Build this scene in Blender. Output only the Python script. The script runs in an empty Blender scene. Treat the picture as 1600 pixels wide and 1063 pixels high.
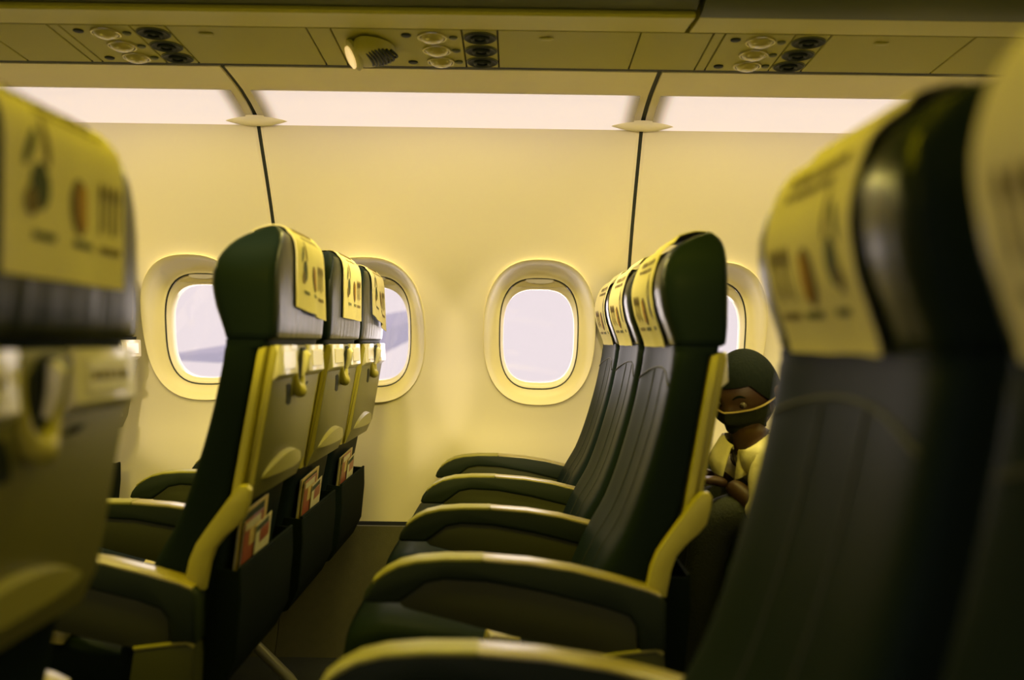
import bpy, bmesh, math, random
from mathutils import Vector, Matrix
random.seed(7)
PI = math.pi
S = bpy.context.scene
COL = S.collection
ZC = 0.98                      # eye height of the camera above the cabin floor
AX = 1.4425                    # centre line of the aisle (y)

# ------------------------------------------------------------------ camera
cam = bpy.data.cameras.new('camera')
cam.sensor_width = 36.0
cam.lens = 36.0
cam.dof.use_dof = True
cam.dof.focus_distance = 2.85
cam.dof.aperture_fstop = 2.2
cam.clip_start = 0.02
co = bpy.data.objects.new('camera', cam)
COL.objects.link(co)
co.location = (0, 0, ZC)
co.rotation_euler = (PI/2 + 0.001, -math.radians(0.86), 0.0031)
S.camera = co

# ------------------------------------------------------------------ view, world, lights
S.view_settings.view_transform = 'Standard'
S.view_settings.look = 'None'
S.view_settings.exposure = 0.0
S.view_settings.gamma = 1.0
S.view_settings.use_curve_mapping = False

w = bpy.data.worlds.new('sky')
S.world = w
w.use_nodes = True
bg = w.node_tree.nodes['Background']
bg.inputs[0].default_value = (0.86, 0.735, 0.765, 1)
bg.inputs[1].default_value = 1.16


def area(name, loc, direction, sx, sy, energy, color, spread=180):
    l = bpy.data.lights.new(name, 'AREA')
    l.shape = 'RECTANGLE'
    l.size, l.size_y = sx, sy
    l.energy = energy
    l.color = color
    l.spread = math.radians(spread)
    o = bpy.data.objects.new(name, l)
    COL.objects.link(o)
    o.location = loc
    o.rotation_euler = Vector(direction).to_track_quat('-Z', 'Y').to_euler()
    return o


WIN_X = [0.075 + 0.533 * k for k in range(-5, 5)]
SEAMS = [-0.724 + 1.066 * k for k in range(-2, 4)]
WASH = (0.94, 0.77, 1.0)
FILL = (1.0, 0.82, 0.0)
DAY = (1.0, 0.86, 0.86)
# wash light of the fluorescent tubes in the far sidewall cove, thrown down the wall
for a_, b_ in zip(SEAMS[:-1], SEAMS[1:]):
    area('cove_tube_light', ((a_ + b_) / 2, 2.56, ZC + 0.585), (0, 0.30, -0.80), 0.94, 0.05, 1.9, WASH)
# added narrow spots without a known source, throwing round pools on the far wall
for x in WIN_X[2:9]:
    l = bpy.data.lights.new('reading_lamp_light', 'SPOT')
    l.energy = 82.0
    l.color = (1.0, 0.81, 0.56)
    l.spot_size = math.radians(14.4)
    l.spot_blend = 0.30
    l.shadow_soft_size = 0.03
    o = bpy.data.objects.new('reading_lamp_light', l)
    COL.objects.link(o)
    o.location = (x, 0.50, ZC + 0.60)
    o.rotation_euler = Vector((0, 2.74, -0.685)).to_track_quat('-Z', 'Y').to_euler()
# added fill lamps under the far service units, brightening the lower sidewall
for x in (-1.645, -0.918, -0.19, 0.537, 1.264):
    area('seat_lamp_light', (x, 2.44, ZC + 0.600), (0, 0.04, -1.0), 0.40, 0.10, 5.6, (1.0, 0.82, 0.16))
for x in WIN_X[2:9]:  # added wide spots that carry the wall pools softly lower
    l = bpy.data.lights.new('wide_reading_lamp_light', 'SPOT')
    l.energy = 62.0
    l.color = (1.0, 0.80, 0.12)
    l.spot_size = math.radians(21)
    l.spot_blend = 1.0
    l.shadow_soft_size = 0.05
    o = bpy.data.objects.new('wide_reading_lamp_light', l)
    COL.objects.link(o)
    o.location = (x + 0.10, 0.50, ZC + 0.60)
    o.rotation_euler = Vector((0, 2.78, -1.06)).to_track_quat('-Z', 'Y').to_euler()
# the same tubes on the near side of the cabin
area('near_cove_light', (0, 2 * AX - 2.62, ZC + 0.585), (0, 1.0, -0.12), 4.6, 0.08, 5.0, (1.0, 0.80, 0.06))
# aisle ceiling lights
area('aisle_ceiling_light', (-0.9, AX, ZC + 1.12), (0, 0, -1), 2.8, 0.30, 14.0, FILL, 125)
# daylight falling in through the windows
for x in WIN_X[2:9]:
    area('window_daylight', (x, 3.62, ZC + 0.09), (0, -1, -0.22), 0.32, 0.36, 1.5, DAY, 150)
for x in WIN_X[3:8]:
    area('window_daylight', (x, 2 * AX - 3.62, ZC + 0.09), (0, 1, -0.12), 0.32, 0.36, 0.6, (1, 0.85, 0.6), 150)

# ------------------------------------------------------------------ materials


def mat(name, color, rough=0.5, metal=0.0, bump=0.0, bscale=80.0, bstretch=(1, 1, 1), var=0.0, vscale=6.0,
        coat=0.0, emit=None, estr=0.0, spec=0.5, sheen=0.0):
    m = bpy.data.materials.new(name)
    m.use_nodes = True
    nt = m.node_tree
    b = nt.nodes['Principled BSDF']
    b.inputs['Base Color'].default_value = (*color, 1)
    b.inputs['Roughness'].default_value = rough
    b.inputs['Metallic'].default_value = metal
    b.inputs['Coat Weight'].default_value = coat
    b.inputs['Specular IOR Level'].default_value = spec
    b.inputs['Sheen Weight'].default_value = sheen
    if emit:
        b.inputs['Emission Color'].default_value = (*emit, 1)
        b.inputs['Emission Strength'].default_value = estr
    tc = nt.nodes.new('ShaderNodeTexCoord')
    if var > 0:
        n = nt.nodes.new('ShaderNodeTexNoise')
        n.inputs['Scale'].default_value = vscale
        n.inputs['Detail'].default_value = 4
        nt.links.new(tc.outputs['Object'], n.inputs['Vector'])
        mx = nt.nodes.new('ShaderNodeMix')
        mx.data_type = 'RGBA'
        mx.inputs['A'].default_value = (*[c * (1 - var) for c in color], 1)
        mx.inputs['B'].default_value = (*[min(1, c * (1 + var)) for c in color], 1)
        nt.links.new(n.outputs['Fac'], mx.inputs['Factor'])
        nt.links.new(mx.outputs['Result'], b.inputs['Base Color'])
    if bump > 0:
        mp = nt.nodes.new('ShaderNodeMapping')
        mp.inputs['Scale'].default_value = bstretch
        nt.links.new(tc.outputs['Object'], mp.inputs['Vector'])
        n2 = nt.nodes.new('ShaderNodeTexNoise')
        n2.inputs['Scale'].default_value = bscale
        n2.inputs['Detail'].default_value = 3
        nt.links.new(mp.outputs['Vector'], n2.inputs['Vector'])
        bp = nt.nodes.new('ShaderNodeBump')
        bp.inputs['Strength'].default_value = bump
        bp.inputs['Distance'].default_value = 0.01
        nt.links.new(n2.outputs['Fac'], bp.inputs['Height'])
        nt.links.new(bp.outputs['Normal'], b.inputs['Normal'])
    return m


M = {}
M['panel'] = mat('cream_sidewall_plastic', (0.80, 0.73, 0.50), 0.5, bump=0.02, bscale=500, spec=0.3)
M['bezel'] = mat('cream_bezel_plastic', (0.84, 0.76, 0.42), 0.4)
M['shade'] = mat('cream_shade_plastic', (0.62, 0.54, 0.22), 0.5)
M['handle'] = mat('white_handle_plastic', (0.92, 0.88, 0.74), 0.3)  # whitened to carry the window glare from below
M['seam'] = mat('dark_seam_rubber', (0.02, 0.025, 0.015), 0.7)
M['dado'] = mat('olive_dado_carpet', (0.085, 0.08, 0.032), 0.9, bump=0.25, bscale=400, var=0.15, vscale=40)
M['floor'] = mat('dark_carpet', (0.03, 0.035, 0.025), 0.95, bump=0.4, bscale=300, var=0.3, vscale=30)
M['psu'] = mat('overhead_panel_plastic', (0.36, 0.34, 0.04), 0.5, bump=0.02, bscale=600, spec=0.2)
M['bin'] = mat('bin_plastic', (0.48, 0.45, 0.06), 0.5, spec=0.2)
M['bindoor'] = mat('bin_door_plastic', (0.10, 0.11, 0.05), 0.5, spec=0.2)  # lack of light on the door put into a darker colour
M['ceil'] = mat('ceiling_plastic', (0.6, 0.55, 0.3), 0.6)
M['lamp'] = mat('cove_light_diffuser', (0.45, 0.38, 0.10), 0.5, emit=(0.84, 0.70, 0.66), estr=0.9)
_nt = M['lamp'].node_tree
_tc = _nt.nodes.new('ShaderNodeTexCoord')
_sx = _nt.nodes.new('ShaderNodeSeparateXYZ')
_ab = _nt.nodes.new('ShaderNodeMath')
_ab.operation = 'ABSOLUTE'
_mr = _nt.nodes.new('ShaderNodeMapRange')
_mr.interpolation_type = 'SMOOTHSTEP'
for _i, _v in enumerate((0.462, 0.506, 0.90, 0.10)):
    _mr.inputs[1 + _i].default_value = _v
_nt.links.new(_tc.outputs['Object'], _sx.inputs[0])
_nt.links.new(_sx.outputs[0], _ab.inputs[0])
_nt.links.new(_ab.outputs[0], _mr.inputs[0])
_nt.links.new(_mr.outputs[0], _nt.nodes['Principled BSDF'].inputs['Emission Strength'])
M['glass_lens'] = mat('lamp_lens', (0.42, 0.37, 0.09), 0.16, coat=0.5)
M['spotlens'] = mat('lit_spot_lens', (0.8, 0.7, 0.4), 0.3, emit=(0.9, 0.62, 0.25), estr=0.75)
M['black'] = mat('black_plastic', (0.010, 0.016, 0.010), 0.6, spec=0.2)
M['leather'] = mat('black_leather', (0.009, 0.0155, 0.0155), 0.42, bump=0.03, bscale=40, spec=0.012)
M['headleather'] = mat('creased_black_leather', (0.007, 0.014, 0.011), 0.28, bump=0.22, bscale=8, bstretch=(0.5, 6, 0.5), spec=0.22)
M['stitch'] = mat('black_piping', (0.006, 0.010, 0.007), 0.6)
M['grey'] = mat('grey_seat_plastic', (0.46, 0.41, 0.07), 0.4, bump=0.03, bscale=500, spec=0.3)
M['trayface'] = mat('grained_tray_plastic', (0.165, 0.155, 0.035), 0.42, bump=0.05, bscale=700, spec=0.4)  # shade on the tray face put into a darker grey than its sides
M['grip'] = mat('tray_grip_plastic', (0.28, 0.26, 0.06), 0.35)
M['greytop'] = mat('pale_grey_plastic', (0.88, 0.82, 0.66), 0.22)  # window reflection on the canted blocks put into a pale colour
M['arm'] = mat('dark_armrest_rubber', (0.014, 0.022, 0.014), 0.55, bump=0.05, bscale=300, spec=0.2)  # armrest sides darkened, their shade put into the colour
M['armpad'] = mat('armrest_pad_plastic', (0.28, 0.26, 0.05), 0.45)  # same plastic coloured lighter where light falls from above
M['armtrim'] = mat('smooth_armrest_trim', (0.32, 0.27, 0.12), 0.28)  # rear of the top, its reflection put into a paler colour
M['skirt'] = mat('olive_armrest_skirt', (0.050, 0.054, 0.028), 0.6, spec=0.2)
M['cover'] = mat('cream_nonwoven_cloth', (0.82, 0.74, 0.42), 0.85, bump=0.12, bscale=250, var=0.05, vscale=14, spec=0.1)
M['inkdark'] = mat('dark_green_ink', (0.035, 0.05, 0.02), 0.8)
M['inkbrown'] = mat('brown_ink', (0.16, 0.11, 0.03), 0.8)
M['inkyellow'] = mat('yellow_ink', (0.62, 0.40, 0.03), 0.8)
M['inkorange'] = mat('orange_ink', (0.45, 0.22, 0.03), 0.8)
M['pocket'] = mat('black_mesh_fabric', (0.006, 0.011, 0.008), 0.8, bump=0.5, bscale=500, spec=0.05)
M['steel'] = mat('brushed_steel', (0.5, 0.46, 0.30), 0.3, metal=0.9)
M['metal'] = mat('grey_painted_metal', (0.22, 0.21, 0.14), 0.4, metal=0.4)
M['belt'] = mat('dark_webbing', (0.02, 0.024, 0.018), 0.8, bump=0.3, bscale=500)
M['tab'] = mat('pale_buckle_metal', (0.78, 0.68, 0.20), 0.35)
M['magred'] = mat('red_magazine_paper', (0.30, 0.08, 0.04), 0.4, var=0.3, vscale=25)
M['magyel'] = mat('yellow_magazine_paper', (0.62, 0.48, 0.16), 0.4, var=0.35, vscale=18)
M['magpale'] = mat('pale_card_paper', (0.60, 0.56, 0.36), 0.4, var=0.4, vscale=30)
M['skin'] = mat('brown_skin', (0.050, 0.025, 0.014), 0.5, bump=0.05, bscale=200, spec=0.25)
M['hair'] = mat('black_hair', (0.006, 0.009, 0.006), 0.7, bump=0.3, bscale=60, bstretch=(3, 3, 0.4), spec=0.05)
M['mask'] = mat('black_cloth_mask', (0.014, 0.017, 0.012), 0.85, bump=0.2, bscale=300, spec=0.1)
M['maskedge'] = mat('pale_mask_edging', (0.42, 0.32, 0.14), 0.7)
M['shirt'] = mat('cream_shirt_cloth', (0.72, 0.66, 0.34), 0.8, bump=0.3, bscale=40)
M['trouser'] = mat('dark_trouser_cloth', (0.025, 0.03, 0.022), 0.85, bump=0.3, bscale=200)
M['eye'] = mat('eye_white', (0.16, 0.13, 0.10), 0.3)
M['iris'] = mat('dark_iris', (0.02, 0.012, 0.006), 0.15)
M['wing'] = mat('grey_wing_paint', (0.60, 0.60, 0.74), 0.5, var=0.05, vscale=0.4)
M['flap'] = mat('dark_grey_flap_paint', (0.50, 0.51, 0.66), 0.5)

g = bpy.data.materials.new('window_pane_glass')
g.use_nodes = True
nt = g.node_tree
nt.nodes.clear()
out = nt.nodes.new('ShaderNodeOutputMaterial')
mixs = nt.nodes.new('ShaderNodeMixShader')
tr = nt.nodes.new('ShaderNodeBsdfTransparent')
gl = nt.nodes.new('ShaderNodeBsdfGlossy')
tr.inputs[0].default_value = (0.98, 0.985, 0.98, 1)
gl.inputs['Roughness'].default_value = 0.05
mixs.inputs[0].default_value = 0.05
nt.links.new(tr.outputs[0], mixs.inputs[1])
nt.links.new(gl.outputs[0], mixs.inputs[2])
nt.links.new(mixs.outputs[0], out.inputs[0])
M['glass'] = g

# ------------------------------------------------------------------ mesh helpers


def mesh(name, verts, faces, m, smooth=True, merge=0.0, sharp=None):
    me = bpy.data.meshes.new(name)
    bm = bmesh.new()
    vs = [bm.verts.new(v) for v in verts]
    for f in faces:
        if len(set(f)) >= 3:
            try:
                bm.faces.new([vs[i] for i in dict.fromkeys(f)])
            except ValueError:
                pass
    if merge:
        bmesh.ops.remove_doubles(bm, verts=bm.verts, dist=merge)
    bmesh.ops.recalc_face_normals(bm, faces=bm.faces)
    return finish(me, bm, m, smooth, sharp)


def finish(me, bm, m, smooth=True, sharp=None):
    bm.to_mesh(me)
    bm.free()
    me.materials.append(M[m])
    if smooth:
        for p in me.polygons:
            p.use_smooth = True
        me.set_sharp_from_angle(angle=math.radians(sharp or 40))
    return me


def join(name, parts, m, smooth=True, sharp=None):
    """several plain meshes as ONE mesh"""
    bm = bmesh.new()
    for p in parts:
        bm.from_mesh(p)
        bpy.data.meshes.remove(p)
    return finish(bpy.data.meshes.new(name), bm, m, smooth, sharp)


def put(name, me, parent=None, loc=None):
    o = bpy.data.objects.new(name, me)
    COL.objects.link(o)
    if parent:
        o.parent = parent
    if loc:
        o.location = loc
    return o


def empty(name, loc=(0, 0, 0)):
    o = bpy.data.objects.new(name, None)
    COL.objects.link(o)
    o.location = loc
    o.empty_display_size = 0.1
    return o


def tag(o, label=None, cat=None, group=None, kind=None):
    if label:
        o['label'] = label
    if cat:
        o['category'] = cat
    if group:
        o['group'] = group
    if kind:
        o['kind'] = kind
    return o


def rbox(name, c, s, bev, m, rot=None, seg=2):
    bm = bmesh.new()
    bmesh.ops.create_cube(bm, size=1)
    bmesh.ops.scale(bm, vec=s, verts=bm.verts)
    if bev > 0:
        bmesh.ops.bevel(bm, geom=list(bm.edges), offset=bev, segments=seg, affect='EDGES', profile=0.5)
    if rot:
        bmesh.ops.rotate(bm, verts=bm.verts, matrix=rot, cent=(0, 0, 0))
    bmesh.ops.translate(bm, verts=bm.verts, vec=c)
    return finish(bpy.data.meshes.new(name), bm, m)


def prism(name, pts, a0, a1, axis, m, bev=0.0, seg=2):
    """closed outline pts extruded from a0 to a1 along axis ('x': pts are (y,z); 'y': (x,z); 'z': (x,y))"""
    def P(p, a):
        return {'x': (a, p[0], p[1]), 'y': (p[0], a, p[1]), 'z': (p[0], p[1], a)}[axis]
    n = len(pts)
    bm = bmesh.new()
    A = [bm.verts.new(P(p, a0)) for p in pts]
    B = [bm.verts.new(P(p, a1)) for p in pts]
    f0 = bm.faces.new(A)
    f1 = bm.faces.new(B[::-1])
    for i in range(n):
        bm.faces.new((A[i], B[i], B[(i + 1) % n], A[(i + 1) % n]))
    bmesh.ops.recalc_face_normals(bm, faces=bm.faces)
    if bev > 0:
        ed = [e for e in bm.edges if (e.verts[0] in A) == (e.verts[1] in A)]
        bmesh.ops.bevel(bm, geom=ed, offset=bev, segments=seg, affect='EDGES', profile=0.5)
    return finish(bpy.data.meshes.new(name), bm, m)


def tube(name, path, r, m, n=10, closed=False, squash=None):
    path = [Vector(p) for p in path]
    R = r if isinstance(r, (list, tuple)) else [r] * len(path)
    V, F = [], []
    L = len(path)
    up = None
    for i, p in enumerate(path):
        t = (path[(i + 1) % L] - path[i - 1]) if closed else (path[min(i + 1, L - 1)] - path[max(i - 1, 0)])
        t.normalize()
        if up is None:
            up = Vector((0, 0, 1)) if abs(t.z) < 0.9 else Vector((1, 0, 0))
        b = t.cross(up).normalized()
        up = b.cross(t).normalized()
        for k in range(n):
            a = 2 * PI * k / n
            V.append(p + (b * math.cos(a) + up * math.sin(a)) * R[i])
    for i in range(L if closed else L - 1):
        for k in range(n):
            j = (i + 1) % L
            F.append((i * n + k, i * n + (k + 1) % n, j * n + (k + 1) % n, j * n + k))
    if not closed:
        F.append(tuple(range(n))[::-1])
        F.append(tuple((L - 1) * n + k for k in range(n)))
    return mesh(name, V, F, m)


def loft(name, secs, m, caps=True, sharp=50):
    n = len(secs[0])
    V = [p for s in secs for p in s]
    F = []
    for i in range(len(secs) - 1):
        for k in range(n):
            F.append((i * n + k, i * n + (k + 1) % n, (i + 1) * n + (k + 1) % n, (i + 1) * n + k))
    if caps:
        F.append(tuple(range(n))[::-1])
        F.append(tuple((len(secs) - 1) * n + k for k in range(n)))
    return mesh(name, V, F, m, sharp=sharp)


def sgnpow(v, p):
    return math.copysign(abs(v) ** p, v)


def lathe(name, prof, m, n=24, ax=(0, 0, 1), loc=(0, 0, 0), sx=1.0):
    """profile (r, h) turned about the z axis"""
    V, F = [], []
    for r, h in prof:
        for k in range(n):
            a = 2 * PI * k / n
            V.append((loc[0] + sx * r * math.cos(a), loc[1] + r * math.sin(a), loc[2] + h))
    for i in range(len(prof) - 1):
        for k in range(n):
            F.append((i * n + k, i * n + (k + 1) % n, (i + 1) * n + (k + 1) % n, (i + 1) * n + k))
    F.append(tuple(range(n)))
    F.append(tuple((len(prof) - 1) * n + k for k in range(n)))
    return mesh(name, V, F, m, merge=1e-6)


def curve1(pts):
    """monotone-ish smooth interpolation through (t, v) points sorted by t"""
    pts = sorted(pts)
    n = len(pts)
    h = [pts[i + 1][0] - pts[i][0] for i in range(n - 1)]
    d = [(pts[i + 1][1] - pts[i][1]) / h[i] for i in range(n - 1)]
    mm = [d[0]] + [0 if d[i - 1] * d[i] <= 0 else 2 * d[i - 1] * d[i] / (d[i - 1] + d[i]) for i in range(1, n - 1)] + [d[-1]]

    def f(t):
        if t <= pts[0][0]:
            return pts[0][1]
        if t >= pts[-1][0]:
            return pts[-1][1]
        i = 0
        while t > pts[i + 1][0]:
            i += 1
        s = (t - pts[i][0]) / h[i]
        return ((1 + 2 * s) * (1 - s) ** 2 * pts[i][1] + s * (1 - s) ** 2 * h[i] * mm[i]
                + s * s * (3 - 2 * s) * pts[i + 1][1] + s * s * (s - 1) * h[i] * mm[i + 1])
    return f


# ------------------------------------------------------------------ setting: sidewall with windows
WZ = 0.022                                            # window centre above eye level
wall_prof = curve1([(-0.60, 3.285), (-0.3, 3.285), (-0.1, 3.25), (0.036, 3.20), (0.2, 3.115), (0.345, 3.03), (0.582, 2.85), (0.62, 2.82)])


def lobe_edge(x):
    k = min(abs(x - q) for q in WIN_X) / 0.2665
    return -0.395 + 0.19 * k ** 2.6


def wallD(x, z):
    d = wall_prof(z)
    t = z - lobe_edge(x)
    d -= 0.004 * math.exp(-t * t / (2 * 0.085 ** 2))
    return d


def outline(hw, hh, n, a):
    c, s = math.cos(a), math.sin(a)
    r = (abs(c / hw) ** n + abs(s / hh) ** n) ** (-1 / n)
    return r * c, r * s


OUT = (0.176, 0.226, 2.5)
INN = (0.127, 0.178, 2.9)
GLS = (0.114, 0.150, 3.0)


def win_in(z):
    return 3.262 - 0.20 * (z - WZ)


def panel_mesh(name, x0, x1, m='panel', mir=False):
    """a moulded sidewall panel from the floor groove to the light ledge with two window holes"""
    V, F = [], []
    gap = 0.005

    def add(x, z, extra=0.0):
        e = min(x - x0, x1 - x)
        dd = wallD(x, z) + extra
        if e < gap + 0.006:
            dd += 0.006
        y = dd if not mir else 2 * AX - dd
        V.append((x, y, ZC + z))
        return len(V) - 1

    def grid(xs, zs):
        ids = [[add(x, z) for x in xs] for z in zs]
        for i in range(len(zs) - 1):
            for j in range(len(xs) - 1):
                F.append((ids[i][j], ids[i][j + 1], ids[i + 1][j + 1], ids[i + 1][j]))

    xm = (x0 + x1) / 2
    NX, NZ = 20, 20
    zlo, zhi = -0.25, 0.29
    cells = [(x0 + gap, xm), (xm, x1 - gap)]
    xs_all = []
    for a, b in cells:
        xs = [a + (b - a) * i / NX for i in range(NX + 1)]
        if a == x0 + gap:
            xs[1] = a + 0.008
        else:
            xs[-2] = b - 0.008
        xs_all.append(xs)
        zs = [zlo + (zhi - zlo) * i / NZ for i in range(NZ + 1)]
        wx = min(WIN_X, key=lambda q: abs(q - (a + b) / 2))
        per = [(x, zlo) for x in xs[:-1]] + [(xs[-1], z) for z in zs[:-1]] + [(x, zhi) for x in xs[:0:-1]] + [(xs[0], z) for z in zs[:0:-1]]
        rings = []
        K = 6
        for k in range(K + 1):
            t = k / K
            ring = []
            for (px, pz) in per:
                ang = math.atan2(pz - WZ, px - wx)
                ox, oz = outline(*OUT, ang)
                ring.append(add(wx + ox + (px - wx - ox) * t, WZ + oz + (pz - WZ - oz) * t))
            rings.append(ring)
        n = len(per)
        for k in range(K):
            for i in range(n):
                F.append((rings[k][i], rings[k][(i + 1) % n], rings[k + 1][(i + 1) % n], rings[k + 1][i]))
    xs = xs_all[0] + xs_all[1][1:]
    grid(xs, [-0.585 + (zlo + 0.585) * i / 22 for i in range(23)])
    grid(xs, [zhi + (0.588 - zhi) * i / 12 for i in range(13)] + [0.596])
    return mesh(name, V, F, m, merge=1e-5, sharp=25)


wall = tag(empty('wall_far', (0, 0, 0)), 'cream moulded cabin sidewall with windows behind the far seats', None, None, 'structure')
for a_, b_ in zip(SEAMS[:-1], SEAMS[1:]):
    put('sidewall_panel', panel_mesh('sidewall_panel', a_, b_), wall)
for s_ in SEAMS[1:-1]:                                # dark joints between the panels
    V = []
    zs = [-0.585 + 1.175 * i / 30 for i in range(31)]
    for z in zs:
        V += [(s_ - 0.009, wallD(s_, z) + 0.009, ZC + z), (s_ + 0.009, wallD(s_, z) + 0.009, ZC + z)]
    put('panel_joint', mesh('panel_joint', V, [(2 * i, 2 * i + 1, 2 * i + 3, 2 * i + 2) for i in range(30)], 'seam'), wall)
XL, XR = SEAMS[0], SEAMS[-1]
put('floor_groove', prism('floor_groove', [(3.30, ZC - 0.583), (3.30, ZC - 0.605), (3.32, ZC - 0.605), (3.32, ZC - 0.583)], XL, XR, 'x', 'seam'), wall)
for a_, b_ in zip(SEAMS[:-1], SEAMS[1:]):
    put('dado_panel', prism('dado_panel', [(3.283, ZC - 0.600), (3.275, ZC - 0.66), (3.235, ZC - 0.80), (3.17, ZC - 0.93), (3.14, 0.0), (3.40, 0.0), (3.40, ZC - 0.600)], a_ + 0.001, b_ - 0.001, 'x', 'dado', 0.003), wall)

# near sidewall (behind the camera): closes the cabin, its window openings let the day in
nw = []
for a_, b_ in zip(SEAMS[:-1], SEAMS[1:]):
    nw.append(panel_mesh('p', a_, b_, mir=True))
nw.append(prism('p', [(-0.40, ZC - 0.58), (-0.36, 0.0), (-0.5, 0.0), (-0.5, ZC - 0.58)], XL, XR, 'x', 'panel'))
nw.append(prism('p', [(2 * AX - 2.83, ZC + 0.59), (0.60, ZC + 0.64), (0.60, ZC + 0.75), (-0.1, ZC + 0.75)], XL, XR, 'x', 'panel'))
tag(put('wall_near', join('wall_near', nw, 'panel')), 'cream cabin sidewall behind the camera with window openings', None, None, 'structure')
tag(put('floor', rbox('floor', (0, AX, -0.02), (XR - XL + 0.3, 4.0, 0.04), 0, 'floor')), 'dark carpeted cabin floor', None, None, 'structure')
for nm, x in (('wall_front', XL - 0.03), ('wall_back', XR + 0.03)):
    tag(put(nm, rbox(nm, (x, AX, 1.2), (0.05, 4.2, 2.5), 0.0, 'ceil')), 'plain bulkhead closing the cabin', None, None, 'structure')
tag(put('ceiling', rbox('ceiling', (0, AX, ZC + 1.22), (XR - XL + 0.3, 4.2, 0.04), 0, 'ceil')), 'plain aisle ceiling above the bins', None, None, 'structure')

# ------------------------------------------------------------------ windows
N = 72
for i, wx in enumerate(WIN_X):
    root = tag(empty('window_%d' % (i + 1), (wx, 0, ZC + WZ)), None, None, None, 'structure')
    # moulded funnel-shaped surround
    secs = []
    for k, (t, off) in enumerate([(-0.012, 0.004), (-0.004, -0.006), (0.03, -0.008), (0.12, -0.003), (0.3, None), (0.5, None), (0.7, None), (0.86, None), (0.96, None), (1.0, None), (1.0, 0.045)]):
        ring = []
        for q in range(N):
            a = 2 * PI * q / N
            o1 = outline(*OUT, a)
            o2 = outline(*INN, a)
            x = o1[0] + (o2[0] - o1[0]) * t
            z = o1[1] + (o2[1] - o1[1]) * t
            wd = wallD(wx + o1[0], WZ + o1[1])
            di = win_in(WZ + o2[1])
            if off is not None and t < 0.5:
                d = wd + off
            elif off is not None:
                d = di + off
            else:
                u = (t - 0.12) / 0.88
                d = wd + (di - wd) * (1 - (1 - u) ** 2.2)
            ring.append((x, d, z))
        secs.append(ring)
    put('bezel', loft('bezel', secs, 'bezel', caps=False, sharp=60), root)
    # inner frame between surround and glass
    secs = []
    for t, off in [(0.16, 0.05), (0.16, 0.014), (0.22, 0.010), (0.55, 0.018), (0.62, 0.022), (0.68, 0.024), (1.0, 0.032), (1.0, 0.07)]:
        ring = []
        for q in range(N):
            a = 2 * PI * q / N
            o1, o2 = outline(*INN, a), outline(*GLS, a)
            ring.append((o1[0] + (o2[0] - o1[0]) * t, win_in(WZ + o1[1] + (o2[1] - o1[1]) * t) + off, o1[1] + (o2[1] - o1[1]) * t - 0.006 * t))
        secs.append(ring)
    put('inner_frame', loft('inner_frame', secs, 'bezel', caps=False, sharp=40), root)
    gk = [(outline(INN[0] - 0.0016, INN[1] - 0.0016, INN[2], 2 * PI * q / N)) for q in range(N)]
    put('gasket', tube('gasket', [(x_, win_in(WZ + z_) + 0.007, z_) for x_, z_ in gk], 0.0026, 'seam', 6, closed=True), root)
    V = []
    for dy in (0.045, 0.049):
        for q in range(N):
            o2 = outline(GLS[0] + 0.004, GLS[1] + 0.004, GLS[2], 2 * PI * q / N)
            V.append((o2[0], win_in(WZ + o2[1]) + dy, o2[1] - 0.006))
    F = [tuple(range(N)), tuple(range(N, 2 * N))[::-1]] + [(q, (q + 1) % N, N + (q + 1) % N, N + q) for q in range(N)]
    put('pane', mesh('pane', V, F, 'glass', smooth=False), root)
    # raised shade: only its lower edge shows, with a lip to pull
    zb = 0.148
    pts = []
    for q in range(37):
        a = PI * q / 36
        ox, oz = outline(INN[0] - 0.003, INN[1] - 0.003, INN[2], a)
        if oz > zb:
            pts.append((ox, oz))
    V = []
    for dy in (0.012, 0.020):
        V += [(px, win_in(WZ + pz) + dy, pz) for px, pz in pts]
    n = len(pts)
    F = [tuple(range(n)), tuple(range(n, 2 * n))[::-1]] + [(q, (q + 1) % n, n + (q + 1) % n, n + q) for q in range(n)]
    sh = put('shade', mesh('shade', V, F, 'shade', smooth=False), root)
    V, F = [], []
    nn = 16
    for q in range(nn + 1):
        u = -1 + 2 * q / nn
        wv = math.sqrt(max(0, 1 - u * u))
        for (dz, dy) in [(0.006, 0.010), (0.003 * wv, 0.010 - 0.020 * wv), (-0.009 * wv, 0.010 - 0.012 * wv), (-0.010 * wv, 0.010)]:
            V.append((u * 0.047, win_in(WZ + 0.170) + dy, 0.170 + dz))
    for q in range(nn):
        for k in range(4):
            F.append((4 * q + k, 4 * q + (k + 1) % 4, 4 * q + 4 + (k + 1) % 4, 4 * q + 4 + k))
    put('shade_handle', mesh('shade_handle', V, F, 'handle', merge=1e-5), sh)

# ------------------------------------------------------------------ cove, lights and overhead panels
cove_pts = [(2.865, 0.578), (2.852, 0.590), (2.80, 0.613), (2.74, 0.628), (2.66, 0.643), (2.58, 0.651), (2.49, 0.658)]
cove = tag(empty('trim_1'), 'cream curved cove panel above the light strip', None, None, 'structure')
for a_, b_ in zip(SEAMS[:-1], SEAMS[1:]):
    top = [(y + 0.01, ZC + z + 0.02) for y, z in cove_pts[::-1]]
    put('cove_panel', prism('cove_panel', [(y, ZC + z) for y, z in cove_pts] + top, a_ + 0.0065, b_ - 0.0065, 'x', 'panel'), cove)
bk = [(y, ZC + z + 0.006) for y, z in cove_pts]
put('joint_backing', prism('joint_backing', bk + [(y, z + 0.006) for y, z in bk[::-1]], XL, XR, 'x', 'seam'), cove)
strip_pts = [(2.850, 0.5875), (2.80, 0.6095), (2.74, 0.6245), (2.662, 0.6395)]
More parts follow.
